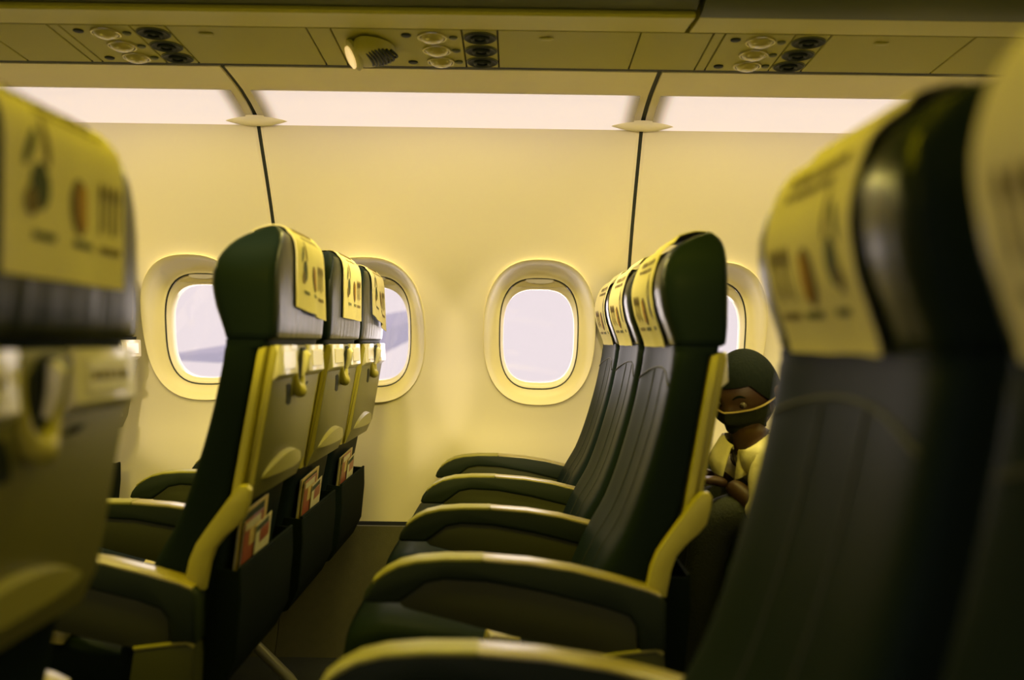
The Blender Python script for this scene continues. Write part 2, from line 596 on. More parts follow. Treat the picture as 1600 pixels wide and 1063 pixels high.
place = ['between the second and third seams', 'left of the left wall seam', 'between the two visible wall seams', 'right of the right wall seam', 'far along the cabin behind the right seats']
for k, (a_, b_) in enumerate(zip(SEAMS[:-1], SEAMS[1:])):
    o = empty('cove_light', ((a_ + b_) / 2, 2.75, ZC + 0.62))
    if k in (0, 4):
        lab = ['long white cove light strip beyond the left edge, above the hidden front wall panel', None, None, None, 'long white cove light strip hidden behind the nearest right headrest'][k]
    else:
        lab = 'glowing white light strip in the cove ' + place[k]
    tag(o, lab, 'light', 'cove light strips')
    bt = [(y - 2.75, z - 0.62) for y, z in strip_pts]
    hl = (b_ - a_) / 2
    d = put('diffuser', prism('diffuser', bt + [(y, z + 0.003) for y, z in bt[::-1]], -hl + 0.026, hl - 0.026, 'x', 'lamp'), o)
# lens-shaped ledge caps over the panel joints
for k, s_ in enumerate(SEAMS[1:-1]):
    V, F = [], []
    nn = 28
    ring = 10
    for q in range(nn + 1):
        u = -1 + 2 * q / nn
        e = max(0.0, 1 - u * u)
        for r_ in range(ring):
            a = PI * r_ / (ring - 1)
            yy = 0.022 * e * math.cos(a)
            zz = -0.026 * e * math.sin(a) + 0.010 * e
            V.append((u * 0.093, -yy, zz))
    for q in range(nn):
        for r_ in range(ring):
            F.append((q * ring + r_, q * ring + (r_ + 1) % ring, (q + 1) * ring + (r_ + 1) % ring, (q + 1) * ring + r_))
    o = put('ledge_cap', mesh('ledge_cap', V, F, 'bezel', merge=1e-5), None, (s_, 2.828, ZC + 0.600))
    tag(o, ['small cream lens-shaped ledge cap hidden behind the front left headrest', 'cream lens-shaped cap on the light ledge at the left wall seam',
            'cream lens-shaped cap on the light ledge at the right wall seam', 'cream lens-shaped cap on the ledge hidden behind the right seats'][k], 'cap')

# overhead service channel: filler panels and service units, nearly flat


def psu_z(y):
    return 0.674 - (y - 2.222) * (0.674 - 0.660) / (2.472 - 2.222)


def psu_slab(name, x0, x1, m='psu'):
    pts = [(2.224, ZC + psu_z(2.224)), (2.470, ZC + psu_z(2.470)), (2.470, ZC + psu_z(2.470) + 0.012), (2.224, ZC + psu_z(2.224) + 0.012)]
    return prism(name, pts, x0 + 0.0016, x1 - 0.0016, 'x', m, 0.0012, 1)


ch = tag(empty('trim_2'), 'overhead channel of plain filler panels', None, None, 'structure')
fills = [(-2.80, -2.2), (-2.2, -1.49), (-1.49, -1.187), (-1.187, -1.031), (-1.031, -1.006), (-0.773, -0.465), (-0.465, -0.413), (-0.049, 0.264), (0.264, 0.422), (0.422, 0.447), (0.678, 0.99), (0.99, 1.7), (1.7, 2.42)]
tabs = {5: -0.695, 7: 0.059, 10: 0.80}
for k, (a_, b_) in enumerate(fills):
    f = put('filler_panel', psu_slab('filler_panel', a_, b_), ch)
    if k in tabs:
        yy = 2.268
        ring = []
        V, F = [], []
        for q in range(24):
            a = 2 * PI * q / 24
            for s in (1.0, 0.72):
                V.append((tabs[k] + sgnpow(math.cos(a), 0.5) * 0.0165 * s, yy + sgnpow(math.sin(a), 0.6) * 0.0115 * s, ZC + psu_z(yy) - 0.001 - (0.002 if s < 1 else 0)))
        for q in range(24):
            F.append((2 * q, 2 * q + 1, 2 * ((q + 1) % 24) + 1, 2 * ((q + 1) % 24)))
        F.append(tuple(2 * q + 1 for q in range(24)))
        put('release_tab', mesh('release_tab', V, F, 'psu'), f)
put('channel_back', prism('channel_back', [(2.20, ZC + 0.690), (2.50, ZC + 0.676), (2.50, ZC + 0.70), (2.20, ZC + 0.71)], XL, XR, 'x', 'seam'), ch)
put('edge_gasket', prism('edge_gasket', [(2.472, ZC + 0.6605), (2.488, ZC + 0.661), (2.488, ZC + 0.680), (2.472, ZC + 0.680)], XL, XR, 'x', 'seam'), ch)


def reading_light_mesh():
    return lathe('reading_light', [(0.031, 0.004), (0.0335, -0.001), (0.0325, -0.004), (0.029, -0.004), (0.0275, -0.001), (0.025, -0.006), (0.018, -0.011), (0.009, -0.0135), (0.0005, -0.014)], 'glass_lens', 28)


def vent_mesh():
    return lathe('air_vent', [(0.036, 0.004), (0.036, -0.002), (0.034, -0.004), (0.031, -0.004), (0.028, -0.002), (0.021, -0.0018), (0.0205, -0.006), (0.017, -0.008), (0.013, -0.006), (0.0125, -0.0018), (0.006, -0.002), (0.005, -0.004), (0.0005, -0.0045)], 'black', 28)


ME_L, ME_V = reading_light_mesh(), vent_mesh()
ME_B = lathe('call_button', [(0.0115, 0.003), (0.0115, -0.002), (0.010, -0.003), (0.0005, -0.0032)], 'black', 16)
ME_B2 = lathe('call_button', [(0.0095, 0.003), (0.0095, -0.003), (0.007, -0.0045), (0.0005, -0.0047)], 'bindoor', 16)
ME_VR = lathe('vent_rim', [(0.0375, 0.003), (0.0375, -0.0018), (0.0355, -0.0028), (0.0345, 0.0)], 'bindoor', 28)
tilt = -math.atan2(0.014, 0.25)
LY = [2.268, 2.352, 2.431]


def psu_unit(xg, x0, x1, label):
    """xg: joint between the lights and the vents"""
    root = tag(empty('passenger_service_unit', (xg, 2.35, ZC + 0.667)), label, 'service panel', 'overhead passenger service units')

    def pp(name, me, x, y, dz=0.0):
        o = put(name, me, root, (x - xg, y - 2.35, psu_z(y) - 0.667 + dz))
        o.rotation_euler = (tilt, 0, 0)
        return o
    for nm, a, b in (('light_panel', x0, xg), ('vent_panel', xg, x1)):
        me = psu_slab(nm, a, b)
        me.transform(Matrix.Translation((-xg, -2.35, -(ZC + 0.667))))
        put(nm, me, root)
    for k, y in enumerate(LY):
        pp('reading_light', ME_L, xg - 0.063 + 0.004 * (k - 1), y)
        pp('call_button', ME_B2, xg - 0.0185 + 0.002 * (k - 1), y)
        v = pp('air_vent', ME_V, xg + 0.039, y)
        put('vent_rim', ME_VR, v)
    pp('call_button', ME_B, xg - 0.124, 2.258)
    pp('call_button', ME_B, xg - 0.126, 2.438)
    return root


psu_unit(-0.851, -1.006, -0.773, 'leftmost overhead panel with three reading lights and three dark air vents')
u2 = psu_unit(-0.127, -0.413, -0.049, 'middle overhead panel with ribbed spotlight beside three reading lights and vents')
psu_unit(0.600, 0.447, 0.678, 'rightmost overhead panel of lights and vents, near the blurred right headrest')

# spotlight in the middle unit: a scooped housing with an oval lit lens and ribs
sx, sy = -0.355 + 0.127, 2.35 - 2.35
zc = psu_z(2.35) - 0.667
secs = []
for t, hx, hy, dz in [(0, 0.060, 0.098, 0.0), (0.25, 0.058, 0.094, -0.010), (0.5, 0.052, 0.084, -0.019), (0.75, 0.040, 0.066, -0.026), (0.93, 0.022, 0.038, -0.030), (1, 0.002, 0.004, -0.031)]:
    secs.append([(sx + 0.012 - 0.020 * t + hx * math.cos(2 * PI * q / 28) * (1.0 if math.cos(2 * PI * q / 28) > 0 else 0.62), hy * math.sin(2 * PI * q / 28), zc + dz) for q in range(28)])
sp = put('spotlight', loft('spotlight', secs, 'psu'), u2)
V, F = [], []
nrm = Vector((-0.78, -0.12, -0.62)).normalized()
bu = Vector((0, 1, 0)) - nrm * nrm.y
bu.normalize()
bv = nrm.cross(bu)
cen = Vector((sx - 0.031, sy, zc - 0.020))


def oval_disc(name, c, ru, rv, th, m):
    V, F = [], []
    for rr, hh in ((1.0, 0), (1.0, th * 0.7), (0.85, th), (0.4, th * 1.25), (0.02, th * 1.3)):
        for q in range(28):
            a = 2 * PI * q / 28
            V.append(c + bu * ru * rr * math.cos(a) + bv * rv * rr * math.sin(a) + nrm * hh)
    for r_ in range(4):
        for q in range(28):
            F.append((r_ * 28 + q, r_ * 28 + (q + 1) % 28, (r_ + 1) * 28 + (q + 1) % 28, (r_ + 1) * 28 + q))
    F.append(tuple(range(28)))
    F.append(tuple(112 + q for q in range(28)))
    return mesh(name, V, F, m)


put('lens_rim', oval_disc('lens_rim', cen - nrm * 0.012, 0.078, 0.029, 0.010, 'psu'), sp)
put('lens', oval_disc('lens', cen + nrm * 0.0005, 0.060, 0.019, 0.005, 'spotlens'), sp)
for k in range(8):
    u = k / 7
    xx = sx + 0.006 + 0.056 * u
    hy = 0.072 * math.sqrt(max(0.04, 1 - (u * 0.92) ** 2))
    path = []
    for q in range(13):
        v = -1 + 2 * q / 12
        path.append((xx + 0.012 * (1 - v * v), hy * v, zc - 0.004 - 0.027 * math.sqrt(max(0, 1 - u * u * 0.8)) * math.sqrt(max(0, 1 - v * v * 0.75))))
    put('rib', tube('rib', path, 0.0030, 'black', 6), sp)

# overhead bins
bins = [(XL + 0.02, 0.356, 'long overhead bin with a bright lower lip, left of the bin joint'), (0.368, XR - 0.02, 'overhead bin with a smooth shaded underside, right of the bin joint')]
for k, (a_, b_, lab) in enumerate(bins):
    root = tag(empty('overhead_bin', ((a_ + b_) / 2, 2.1, ZC + 0.67)), lab, 'overhead bin', 'overhead bins above the far seats')
    hl = (b_ - a_) / 2
    def rel(p):
        return [(y - 2.1, z - 0.67) for y, z in p]
    lip = 0.664
    base = [(2.218, 0.674), (2.16, 0.670), (2.10, lip), (2.082, lip - 0.002), (2.076, lip + 0.003), (2.085, lip + 0.014), (2.22, 0.700)]
    if k == 1:
        base = [(2.218, 0.674), (2.15, 0.6690), (2.097, 0.6675), (2.099, 0.700), (2.22, 0.700)]
    put('base', prism('base', rel(base), -hl, hl, 'x', 'bin', 0.0), root)
    door = [(2.088, lip + 0.016), (2.066, lip + 0.010), (2.0, 0.700), (1.93, 0.77), (1.88, 0.90), (1.88, 1.05), (1.93, 1.14), (2.05, 1.16), (2.2, 1.0), (2.215, 0.702)]
    if k == 1:
        door[:3] = [(2.0955, 0.703), (2.0955, 0.6675), (2.055, 0.671), (2.02, 0.684), (1.98, 0.708)]
    d = put('door', prism('door', rel(door), -hl, hl, 'x', 'bindoor', 0.0), root)
    put('latch', rbox('latch', (0, -0.222, 0.17), (0.12, 0.012, 0.05), 0.005, 'black'), d)
nb = [(0.60, 0.64), (0.80, 0.665), (0.88, 0.70), (0.95, 0.77), (1.0, 0.90), (1.0, 1.05), (0.95, 1.14), (0.8, 1.18), (0.6, 1.0)]
o = put('ceiling_soffit', prism('ceiling_soffit', [(y, ZC + z) for y, z in nb], XL, XR, 'x', 'bin'))  # unseen near-side bin, added as a light blocker
tag(o, 'bin run above the camera side of the cabin', None, None, 'structure')
o = put('ceiling_far', rbox('ceiling_far', (0, 2.86, ZC + 0.96), (XR - XL, 1.2, 0.46), 0, 'ceil'))
tag(o, 'hidden ceiling structure above the overhead channel', None, None, 'structure')

# ------------------------------------------------------------------ seats (local frame: x aft, y towards the far wall, z up)
SP_ = curve1([(-0.60, 0.075), (-0.52, 0.09), (-0.46, 0.112), (-0.39, 0.143), (-0.314, 0.186), (-0.205, 0.224), (-0.095, 0.2516), (-0.01, 0.2640),
              (0.03, 0.252), (0.06, 0.241), (0.10, 0.235), (0.13, 0.240), (0.155, 0.253), (0.17, 0.267), (0.182, 0.287), (0.190, 0.308), (0.195, 0.326)])
RP_ = curve1([(-0.01, 0.350), (0.0, 0.360), (0.03, 0.3635), (0.10, 0.364), (0.15, 0.364), (0.17, 0.362), (0.185, 0.356), (0.195, 0.344)])
HW = 0.225


WINGS = 0.016                     # how far the middle of the seat front lies behind its side bolsters


def dish(y):
    return WINGS * max(0.0, 1 - (y / (HW * 0.92)) ** 2)


def secring(z, xf, xr, hw, n=4.5, cnt=56, wing=False, nr=None):
    cx, rx = (xf + xr) / 2, (xr - xf) / 2
    ring = []
    for q in range(cnt):
        a = 2 * PI * q / cnt
        e = nr if (nr and math.cos(a) > 0) else n
        x = cx + rx * sgnpow(math.cos(a), 2 / e)
        y = hw * sgnpow(math.sin(a), 2 / e)
        if wing and math.cos(a) < 0:
            x += dish(y) * min(1.0, max(0.0, (xf + 0.05 - x) / 0.05)) ** 2
        ring.append((x, y, ZC + z))
    return ring


def two_tone(me, m, test):
    me.materials.append(M[m])
    for p in me.polygons:
        if test(p.normal):
            p.material_index = 1
    return me


def build_seat_meshes():
    D = {}
    # headrest
    secs = []
    zs = [-0.004, 0.0, 0.01, 0.03, 0.05, 0.07, 0.09, 0.11, 0.13, 0.145, 0.158, 0.168, 0.176, 0.184, 0.190, 0.195]
    for z in zs:
        hw = HW - (0.004 if z < 0 else 0) - 0.070 * max(0, (z - 0.085) / 0.11) ** 2.4
        secs.append(secring(z, SP_(z) + (0.002 if z < 0 else 0), RP_(z) - (0.004 if z < 0 else 0), hw, 5.0, wing=True, nr=9))
    secs.append([((p[0] + 0.335) / 2, p[1] * 0.92, ZC + 0.1975) for p in secs[-1]])
    D['headrest'] = two_tone(loft('headrest', secs, 'leather', sharp=60), 'headleather', lambda n: abs(n.x) > 0.75)
    # leather back cushion
    secs = []
    zs = [-0.56 + 0.54 * i / 25 for i in range(26)] + [-0.0175, -0.012, -0.004]
    for z in zs:
        e = 0.0
        rear = 0.340 + (z + 0.01) * 0.17 + (0.014 if z > -0.018 else 0)
        secs.append(secring(z, SP_(z) + e, min(rear, 0.356) - 0.006, HW - 0.002 - e, 5.0, wing=True, nr=9))
    D['backrest'] = loft('backrest', secs, 'leather', sharp=60)
    # hard shell behind the leather
    secs = []
    for z in [-0.285, -0.27, -0.2, -0.1, -0.03, -0.016]:
        rr = 0.346 + (z + 0.016) * 0.165
        secs.append(secring(z, rr - 0.016, rr, HW - (0.006 if z > -0.02 else 0), 10))
    D['back_shell'] = loft('back_shell', secs, 'grey', sharp=40)
    # dark lower back
    secs = []
    for z, rr, fr, hw in [(-0.66, 0.17, 0.10, 0.16), (-0.65, 0.20, 0.09, 0.19), (-0.60, 0.232, 0.10, 0.21), (-0.55, 0.242, 0.15, 0.215), (-0.42, 0.254, 0.20, 0.218), (-0.30, 0.268, 0.235, 0.219), (-0.29, 0.270, 0.237, 0.216)]:
        secs.append(secring(z, fr, rr, hw, 5))
    D['lower_back'] = loft('lower_back', secs, 'leather', sharp=50)
    # piping on the front of the backrest
    def fr(z, y):
        ring = secring(z, SP_(z), min(0.340 + (z + 0.01) * 0.17, 0.342) - 0.006, HW - 0.002, 5.0, 160, wing=True)
        return min((p for p in ring if p[0] < SP_(z) + 0.06), key=lambda p: abs(p[1] - y))[0]
    def seam(pts):
        return tube('s', [(fr(z, y) - 0.0005, y, ZC + z) for y, z in pts], 0.0018, 'stitch', 6)
    parts = [seam([(-0.2 + 0.4 * i / 24, -0.045 - 0.028 * (abs(-1 + 2 * i / 24)) ** 2) for i in range(25)]),
             seam([(0.06, -0.05 - 0.45 * i / 20) for i in range(21)]),
             seam([(-0.06, -0.05 - 0.45 * i / 20) for i in range(21)])]
    D['piping'] = join('piping', parts, 'stitch')
    # folded tray table
    sl = 0.042 / 0.265
    def tx(z):
        return 0.352 + (z + 0.016) * sl                # middle plane of the tray
    pts = [(tx(-0.014) - 0.006, ZC - 0.014), (tx(-0.014) + 0.004, ZC - 0.014), (tx(-0.024) + 0.0095, ZC - 0.026), (tx(-0.247) + 0.0095, ZC - 0.247), (tx(-0.284) - 0.001, ZC - 0.284), (tx(-0.284) - 0.006, ZC - 0.284)]
    D['tray_table'] = prism('tray_table', pts, -0.205, 0.205, 'y', 'grey', 0.004)
    two_tone(D['tray_table'], 'trayface', lambda n: n.x > 0.85)
    rot = Matrix.Rotation(math.atan(sl), 3, 'Y')
    for nm, y in (('near', -0.127), ('far', 0.127)):
        pts = [(tx(-0.013) + 0.001, ZC - 0.013), (tx(-0.015) + 0.009, ZC - 0.0135), (tx(-0.066) + 0.020, ZC - 0.064), (tx(-0.076) + 0.008, ZC - 0.076), (tx(-0.076), ZC - 0.076)]
        D['latch_block_' + nm] = prism('latch_block', pts, y - 0.076, y + 0.076, 'y', 'greytop', 0.003)
        al = math.atan2(0.011 - 0.051 * -sl + 0.0, 0.051)
        a2 = math.atan2((tx(-0.066) + 0.020) - (tx(-0.015) + 0.009), -0.0505)
        nx, nz = 0.9815, -0.0
        # inset label, flush on the canted face
        fx0, fz0 = tx(-0.015) + 0.009, -0.0135
        fx1, fz1 = tx(-0.066) + 0.020, -0.064
        V, F = [], []
        for off, ss in ((0.0006, 1.0), (0.0022, 0.94)):
            for (u, v) in ((0.18, -1), (0.84, -1), (0.84, 1), (0.18, 1)):
                uu = 0.51 + (u - 0.51) * ss
                V.append((fx0 + (fx1 - fx0) * uu + off, y + v * 0.050 * ss, ZC + fz0 + (fz1 - fz0) * uu))
        F = [(4, 5, 6, 7), (0, 1, 5, 4), (1, 2, 6, 5), (2, 3, 7, 6), (3, 0, 4, 7)]
        D['label_plate_' + nm] = mesh('label_plate', V, F, 'greytop', smooth=False)
        bars = []
        random.seed(3)
        yy = -0.042
        while yy < 0.040:
            wd = random.uniform(0.004, 0.007)
            uu0, uu1 = 0.42, 0.58
            V = []
            for uu in (uu0, uu1):
                for q in (yy, yy + wd):
                    V.append((fx0 + (fx1 - fx0) * uu + 0.0028, y + q, ZC + fz0 + (fz1 - fz0) * uu))
            bars.append(mesh('b', V, [(0, 1, 3, 2)], 'inkbrown', smooth=False))
            yy += wd + random.choice((0.0018, 0.0018, 0.0018, 0.006))
        D['label_print_' + nm] = join('label_print', bars, 'inkbrown', smooth=False)
    # dark arch-shaped recess with the turn latch in it
    arch = []
    for q in range(17):
        a = PI * q / 16
        arch.append((0.030 * math.cos(a), -0.040 + 0.022 * math.sin(a)))
    arch += [(-0.018, -0.078), (0.0, -0.084), (0.018, -0.078)]
    V = []
    for off in (0.006, 0.0115):
        V += [(tx(z) + off, y, ZC + z) for y, z in arch]
    n = len(arch)
    F = [tuple(range(n))[::-1], tuple(range(n, 2 * n))] + [(q, (q + 1) % n, n + (q + 1) % n, n + q) for q in range(n)]
    D['latch_recess'] = mesh('latch_recess', V, F, 'black', sharp=30)
    path = [(tx(-0.024) + 0.014, 0, ZC - 0.024), (tx(-0.032) + 0.019, 0, ZC - 0.032), (tx(-0.05) + 0.020, 0, ZC - 0.05), (tx(-0.072) + 0.017, 0, ZC - 0.072)]
    D['latch'] = tube('latch', path, [0.005, 0.0085, 0.007, 0.004], 'greytop', 12)
    # funnel-shaped coat hook below it
    pa = []
    ra = []
    for q in range(21):
        u = -1 + 2 * q / 20
        yy = 0.042 * sgnpow(u, 0.75)
        z = -0.100 + 0.070 * abs(u) ** 2.0
        pa.append((tx(z) + 0.006 + 0.012 * (1 - abs(u)), yy, ZC + z))
        ra.append(0.0040 + 0.0095 * (1 - abs(u)) ** 1.4)
    D['coat_hook'] = tube('coat_hook', pa, ra, 'grey', 12)
    # shadow beside the hook painted as a dark patch, and a thin slit
    def dark_patch(c, wy, hz, skew):
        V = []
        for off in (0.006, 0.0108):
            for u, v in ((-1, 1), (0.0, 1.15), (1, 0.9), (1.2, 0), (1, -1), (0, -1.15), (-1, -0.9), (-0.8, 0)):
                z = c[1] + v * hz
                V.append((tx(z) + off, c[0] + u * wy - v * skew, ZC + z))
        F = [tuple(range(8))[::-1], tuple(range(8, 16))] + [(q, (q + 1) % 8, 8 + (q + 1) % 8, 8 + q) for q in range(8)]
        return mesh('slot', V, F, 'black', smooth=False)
    D['hook_slot'] = dark_patch((-0.062, -0.104), 0.018, 0.018, 0.012)  # shadow of the hook as a black patch
    D['hook_slit'] = dark_patch((0.078, -0.090), 0.016, 0.0035, -0.01)
    # leaf-shaped finger grip at the foot of the tray
    secs = []
    for q in range(25):
        u = -1 + 2 * q / 24
        e = max(0.0, 1 - u * u)
        zb, zt = -0.249, -0.249 + 0.003 + 0.036 * e ** 0.9
        th = 0.0005 + 0.017 * e ** 0.7
        x0 = tx(zb) + 0.008
        x1 = tx(zt) + 0.008
        ring = [(x0, u * 0.165, ZC + zb), (x0 + th, u * 0.165, ZC + zb + 0.002), (x0 + th * 1.05, u * 0.165, ZC + zb + (zt - zb) * 0.45),
                (x1 + th * 0.75, u * 0.165, ZC + zt - (zt - zb) * 0.12), (x1, u * 0.165, ZC + zt)]
        secs.append(ring)
    D['finger_grip'] = loft('finger_grip', secs, 'grip', sharp=35)
    # literature pocket: hem, face and gusset
    pts = [(0.299, ZC - 0.396), (0.303, ZC - 0.400), (0.304, ZC - 0.45), (0.296, ZC - 0.55), (0.272, ZC - 0.60), (0.232, ZC - 0.615), (0.236, ZC - 0.608), (0.266, ZC - 0.592), (0.289, ZC - 0.545), (0.297, ZC - 0.45), (0.296, ZC - 0.400)]
    D['pocket'] = prism('pocket', pts, -0.205, 0.205, 'y', 'pocket', 0.001, 1)
    D['pocket_hem'] = tube('pocket_hem', [(0.300, -0.205 + 0.41 * i / 12, ZC - 0.396) for i in range(13)], 0.0035, 'pocket', 8)
    gs = [(0.302, ZC - 0.398), (0.303, ZC - 0.45), (0.295, ZC - 0.55), (0.270, ZC - 0.600), (0.235, ZC - 0.605), (0.240, ZC - 0.55), (0.252, ZC - 0.42), (0.258, ZC - 0.395)]
    for nm, y in (('near', -0.207), ('far', 0.207)):
        D['pocket_side_' + nm] = prism('pocket_side', gs, y - 0.002, y + 0.002, 'y', 'pocket')
    # seat cushion
    secs = []
    for x, zt, zb in [(-0.285, -0.545, -0.60), (-0.280, -0.495, -0.625), (-0.262, -0.478, -0.635), (-0.22, -0.472, -0.64), (-0.1, -0.487, -0.64), (0.02, -0.512, -0.64), (0.13, -0.532, -0.64), (0.17, -0.54, -0.63)]:
        cz, rz = (zt + zb) / 2, (zt - zb) / 2
        secs.append([(x, 0.222 * sgnpow(math.cos(2 * PI * q / 32), 2 / 5), ZC + cz + rz * sgnpow(math.sin(2 * PI * q / 32), 2 / 4)) for q in range(32)])
    D['seat_cushion'] = loft('seat_cushion', secs, 'leather', sharp=60)
    # armrest: hooked cap with a plain skirt below and a top coloured lighter, as lit from above
    top = [(-0.242, -0.425), (-0.238, -0.412), (-0.226, -0.395), (-0.208, -0.380), (-0.185, -0.368), (-0.155, -0.3605), (-0.11, -0.3565), (-0.0475, -0.356), (0.03, -0.361), (0.10, -0.371), (0.17, -0.387), (0.225, -0.402), (0.244, -0.411), (0.252, -0.424)]
    bot = [(0.252, -0.500), (0.210, -0.502), (0.204, -0.462), (0.192, -0.446), (0.15, -0.432), (0.05, -0.409), (-0.04, -0.394), (-0.11, -0.391), (-0.14, -0.397), (-0.165, -0.416), (-0.185, -0.430), (-0.235, -0.430)]
    D['armrest'] = prism('armrest', [(x, ZC + z) for x, z in top + bot], -0.027, 0.027, 'y', 'arm', 0.007, 3)
    def strip(i0, i1, name, m, lift):
        p = top[i0:i1]
        pts = [(x, ZC + z + lift) for x, z in p] + [(x, ZC + z - 0.006) for x, z in p[::-1]]
        return prism(name, pts, -0.0262, 0.0262, 'y', m, 0.0035, 2)
    D['armrest_pad'] = strip(2, 8, 'armrest_pad', 'armpad', 0.0022)
    D['armrest_trim'] = strip(7, 13, 'armrest_trim', 'armtrim', 0.0012)
    sk = [(-0.186, -0.428), (-0.166, -0.412), (-0.14, -0.393), (-0.11, -0.387), (-0.04, -0.39), (0.05, -0.405), (0.15, -0.428), (0.205, -0.45), (0.208, -0.52), (0.15, -0.512), (0.0, -0.482), (-0.12, -0.452), (-0.175, -0.438)]
    D['armrest_skirt'] = prism('armrest_skirt', [(x, ZC + z) for x, z in sk], -0.021, 0.021, 'y', 'skirt', 0.004, 2)
    # aisle side shroud and bent hinge cover
    sh = [(0.150, -0.512), (0.195, -0.506), (0.238, -0.500), (0.250, -0.505), (0.252, -0.53), (0.246, -0.72), (0.13, -0.72), (0.138, -0.60)]
    D['side_shroud'] = prism('side_shroud', [(x, ZC + z) for x, z in sh], -0.025, 0.025, 'y', 'skirt', 0.006, 2)
    D['side_shroud_rim'] = tube('side_shroud_rim', [(0.150, -0.022, ZC - 0.511), (0.195, -0.022, ZC - 0.505), (0.236, -0.022, ZC - 0.4995), (0.248, -0.022, ZC - 0.506)], 0.0035, 'armpad', 8)
    hb = [(0.312, -0.246), (0.324, -0.246), (0.330, -0.254), (0.327, -0.275), (0.321, -0.298), (0.310, -0.312), (0.287, -0.333), (0.272, -0.352), (0.264, -0.375), (0.256, -0.42), (0.220, -0.42), (0.230, -0.370), (0.240, -0.345), (0.258, -0.318), (0.285, -0.280), (0.302, -0.256)]
    D['hinge_cover'] = prism('hinge_cover', [(x, ZC + z) for x, z in hb], -0.012, 0.012, 'y', 'grey', 0.004, 2)
    # belt
    def ribbon(name, path, wd, m, th=0.003):
        V, F = [], []
        for (x, y, z) in path:
            for dx in (-wd / 2, wd / 2):
                for dz in (0, th):
                    V.append((x + dx, y, ZC + z + dz))
        for i in range(len(path) - 1):
            a = 4 * i
            F += [(a, a + 4, a + 6, a + 2), (a + 1, a + 3, a + 7, a + 5), (a, a + 1, a + 5, a + 4), (a + 2, a + 6, a + 7, a + 3)]
        F += [(0, 2, 3, 1), (len(V) - 4, len(V) - 3, len(V) - 1, len(V) - 2)]
        return mesh(name, V, F, m, smooth=False)
    D['seat_belt'] = ribbon('seat_belt', [(0.10, -0.20, -0.522), (0.08, -0.19, -0.514), (0.03, -0.19, -0.508), (-0.01, -0.17, -0.499), (0.01, -0.06, -0.505), (0.05, 0.04, -0.514), (0.09, 0.14, -0.522), (0.11, 0.20, -0.524)], 0.045, 'belt')
    D['buckle'] = rbox('buckle', (-0.014, -0.212, ZC - 0.506), (0.056, 0.046, 0.024), 0.006, 'tab', Matrix.Rotation(0.18, 3, 'Y') @ Matrix.Rotation(0.2, 3, 'Z'))
    # frame: legs, beams and spreader
    D['leg_front'] = tube('leg', [(-0.16, -0.17, ZC - 0.64), (-0.19, -0.17, 0.04), (-0.20, -0.17, 0.0)], [0.014, 0.016, 0.022], 'metal', 10)
    D['leg_back'] = tube('leg', [(-0.12, -0.17, ZC - 0.66), (0.16, -0.17, 0.05), (0.19, -0.17, 0.0)], [0.014, 0.016, 0.022], 'metal', 10)
    D['beam_f'] = tube('beam', [(-0.16, -0.25, ZC - 0.655), (-0.16, 0.25, ZC - 0.655)], 0.018, 'metal', 12)
    D['beam_r'] = tube('beam', [(0.08, -0.25, ZC - 0.658), (0.08, 0.25, ZC - 0.658)], 0.018, 'metal', 12)
    return D


SM = build_seat_meshes()


def seat(x, y, label, group, aisle=None, aoff=0.255, wall_arm=True, woff=None, head_y=0.0):
    """aisle: -1 / +1 side of the seat that borders the aisle"""
    r = tag(empty('airplane_chair', (x, y, 0)), label, 'seat', group)
    P = lambda n, k, par=None, loc=None: put(n, SM[k], par or r, loc)
    P('headrest', 'headrest', None, (0, head_y, 0))
    bk = P('backrest', 'backrest')
    P('piping', 'piping', bk)
    P('back_shell', 'back_shell')
    lb = P('lower_back', 'lower_back')
    t = P('tray_table', 'tray_table')
    for s in ('near', 'far'):
        P('latch_block', 'latch_block_' + s, t)
        P('label_plate', 'label_plate_' + s, t)
        if y < AX:                                    # only the near seat shows its line of print
            tag(P('label_print', 'label_print_' + s, t), None, None, None, 'stuff')
    P('latch_recess', 'latch_recess', t)
    P('latch', 'latch', t)
    P('coat_hook', 'coat_hook', t)
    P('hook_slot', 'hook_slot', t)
    P('hook_slit', 'hook_slit', t)
    P('finger_grip', 'finger_grip', t)
    pk = P('pocket', 'pocket')
    P('pocket_hem', 'pocket_hem', pk)
    for s in ('near', 'far'):
        P('pocket_side', 'pocket_side_' + s, pk)
    P('seat_cushion', 'seat_cushion')
    b = P('seat_belt', 'seat_belt')
    P('buckle', 'buckle', b)
    P('leg', 'leg_front')
    P('leg', 'leg_back')
    P('beam', 'beam_f')
    P('beam', 'beam_r')

    def arm(yy):
        a = P('armrest', 'armrest', None, (0, yy, 0))
        P('armrest_pad', 'armrest_pad', a)
        P('armrest_trim', 'armrest_trim', a)
        P('armrest_skirt', 'armrest_skirt', a)
    side = -aisle if aisle else 1
    if wall_arm:
        arm((woff or 0.255) * side)
    if aisle:
        arm(aoff * aisle)
        s = P('side_shroud', 'side_shroud', None, (0, aoff * aisle, 0))
        P('side_shroud_rim', 'side_shroud_rim', s)
        if aisle < 0:
            P('hinge_cover', 'hinge_cover', None, (0, 0.243 * aisle, 0))
    return r


# ------------------------------------------------------------------ headrest covers with printed pictures
def cover_path():
    pts = [(SP_(z) - 0.0035, z) for z in [-0.006 + 0.188 * i / 20 for i in range(21)]]
    pts += [(0.292, 0.1935), (0.306, 0.1985), (0.320, 0.2020), (0.336, 0.2020), (0.347, 0.1990)]
    pts += [(RP_(z) + 0.0035, z) for z in [0.192 - 0.146 * i / 16 for i in range(17)]]
    return pts


CP = cover_path()
CL = [0.0]
for i in range(1, len(CP)):
    CL.append(CL[-1] + math.dist(CP[i], CP[i - 1]))
CT = CL[-1]


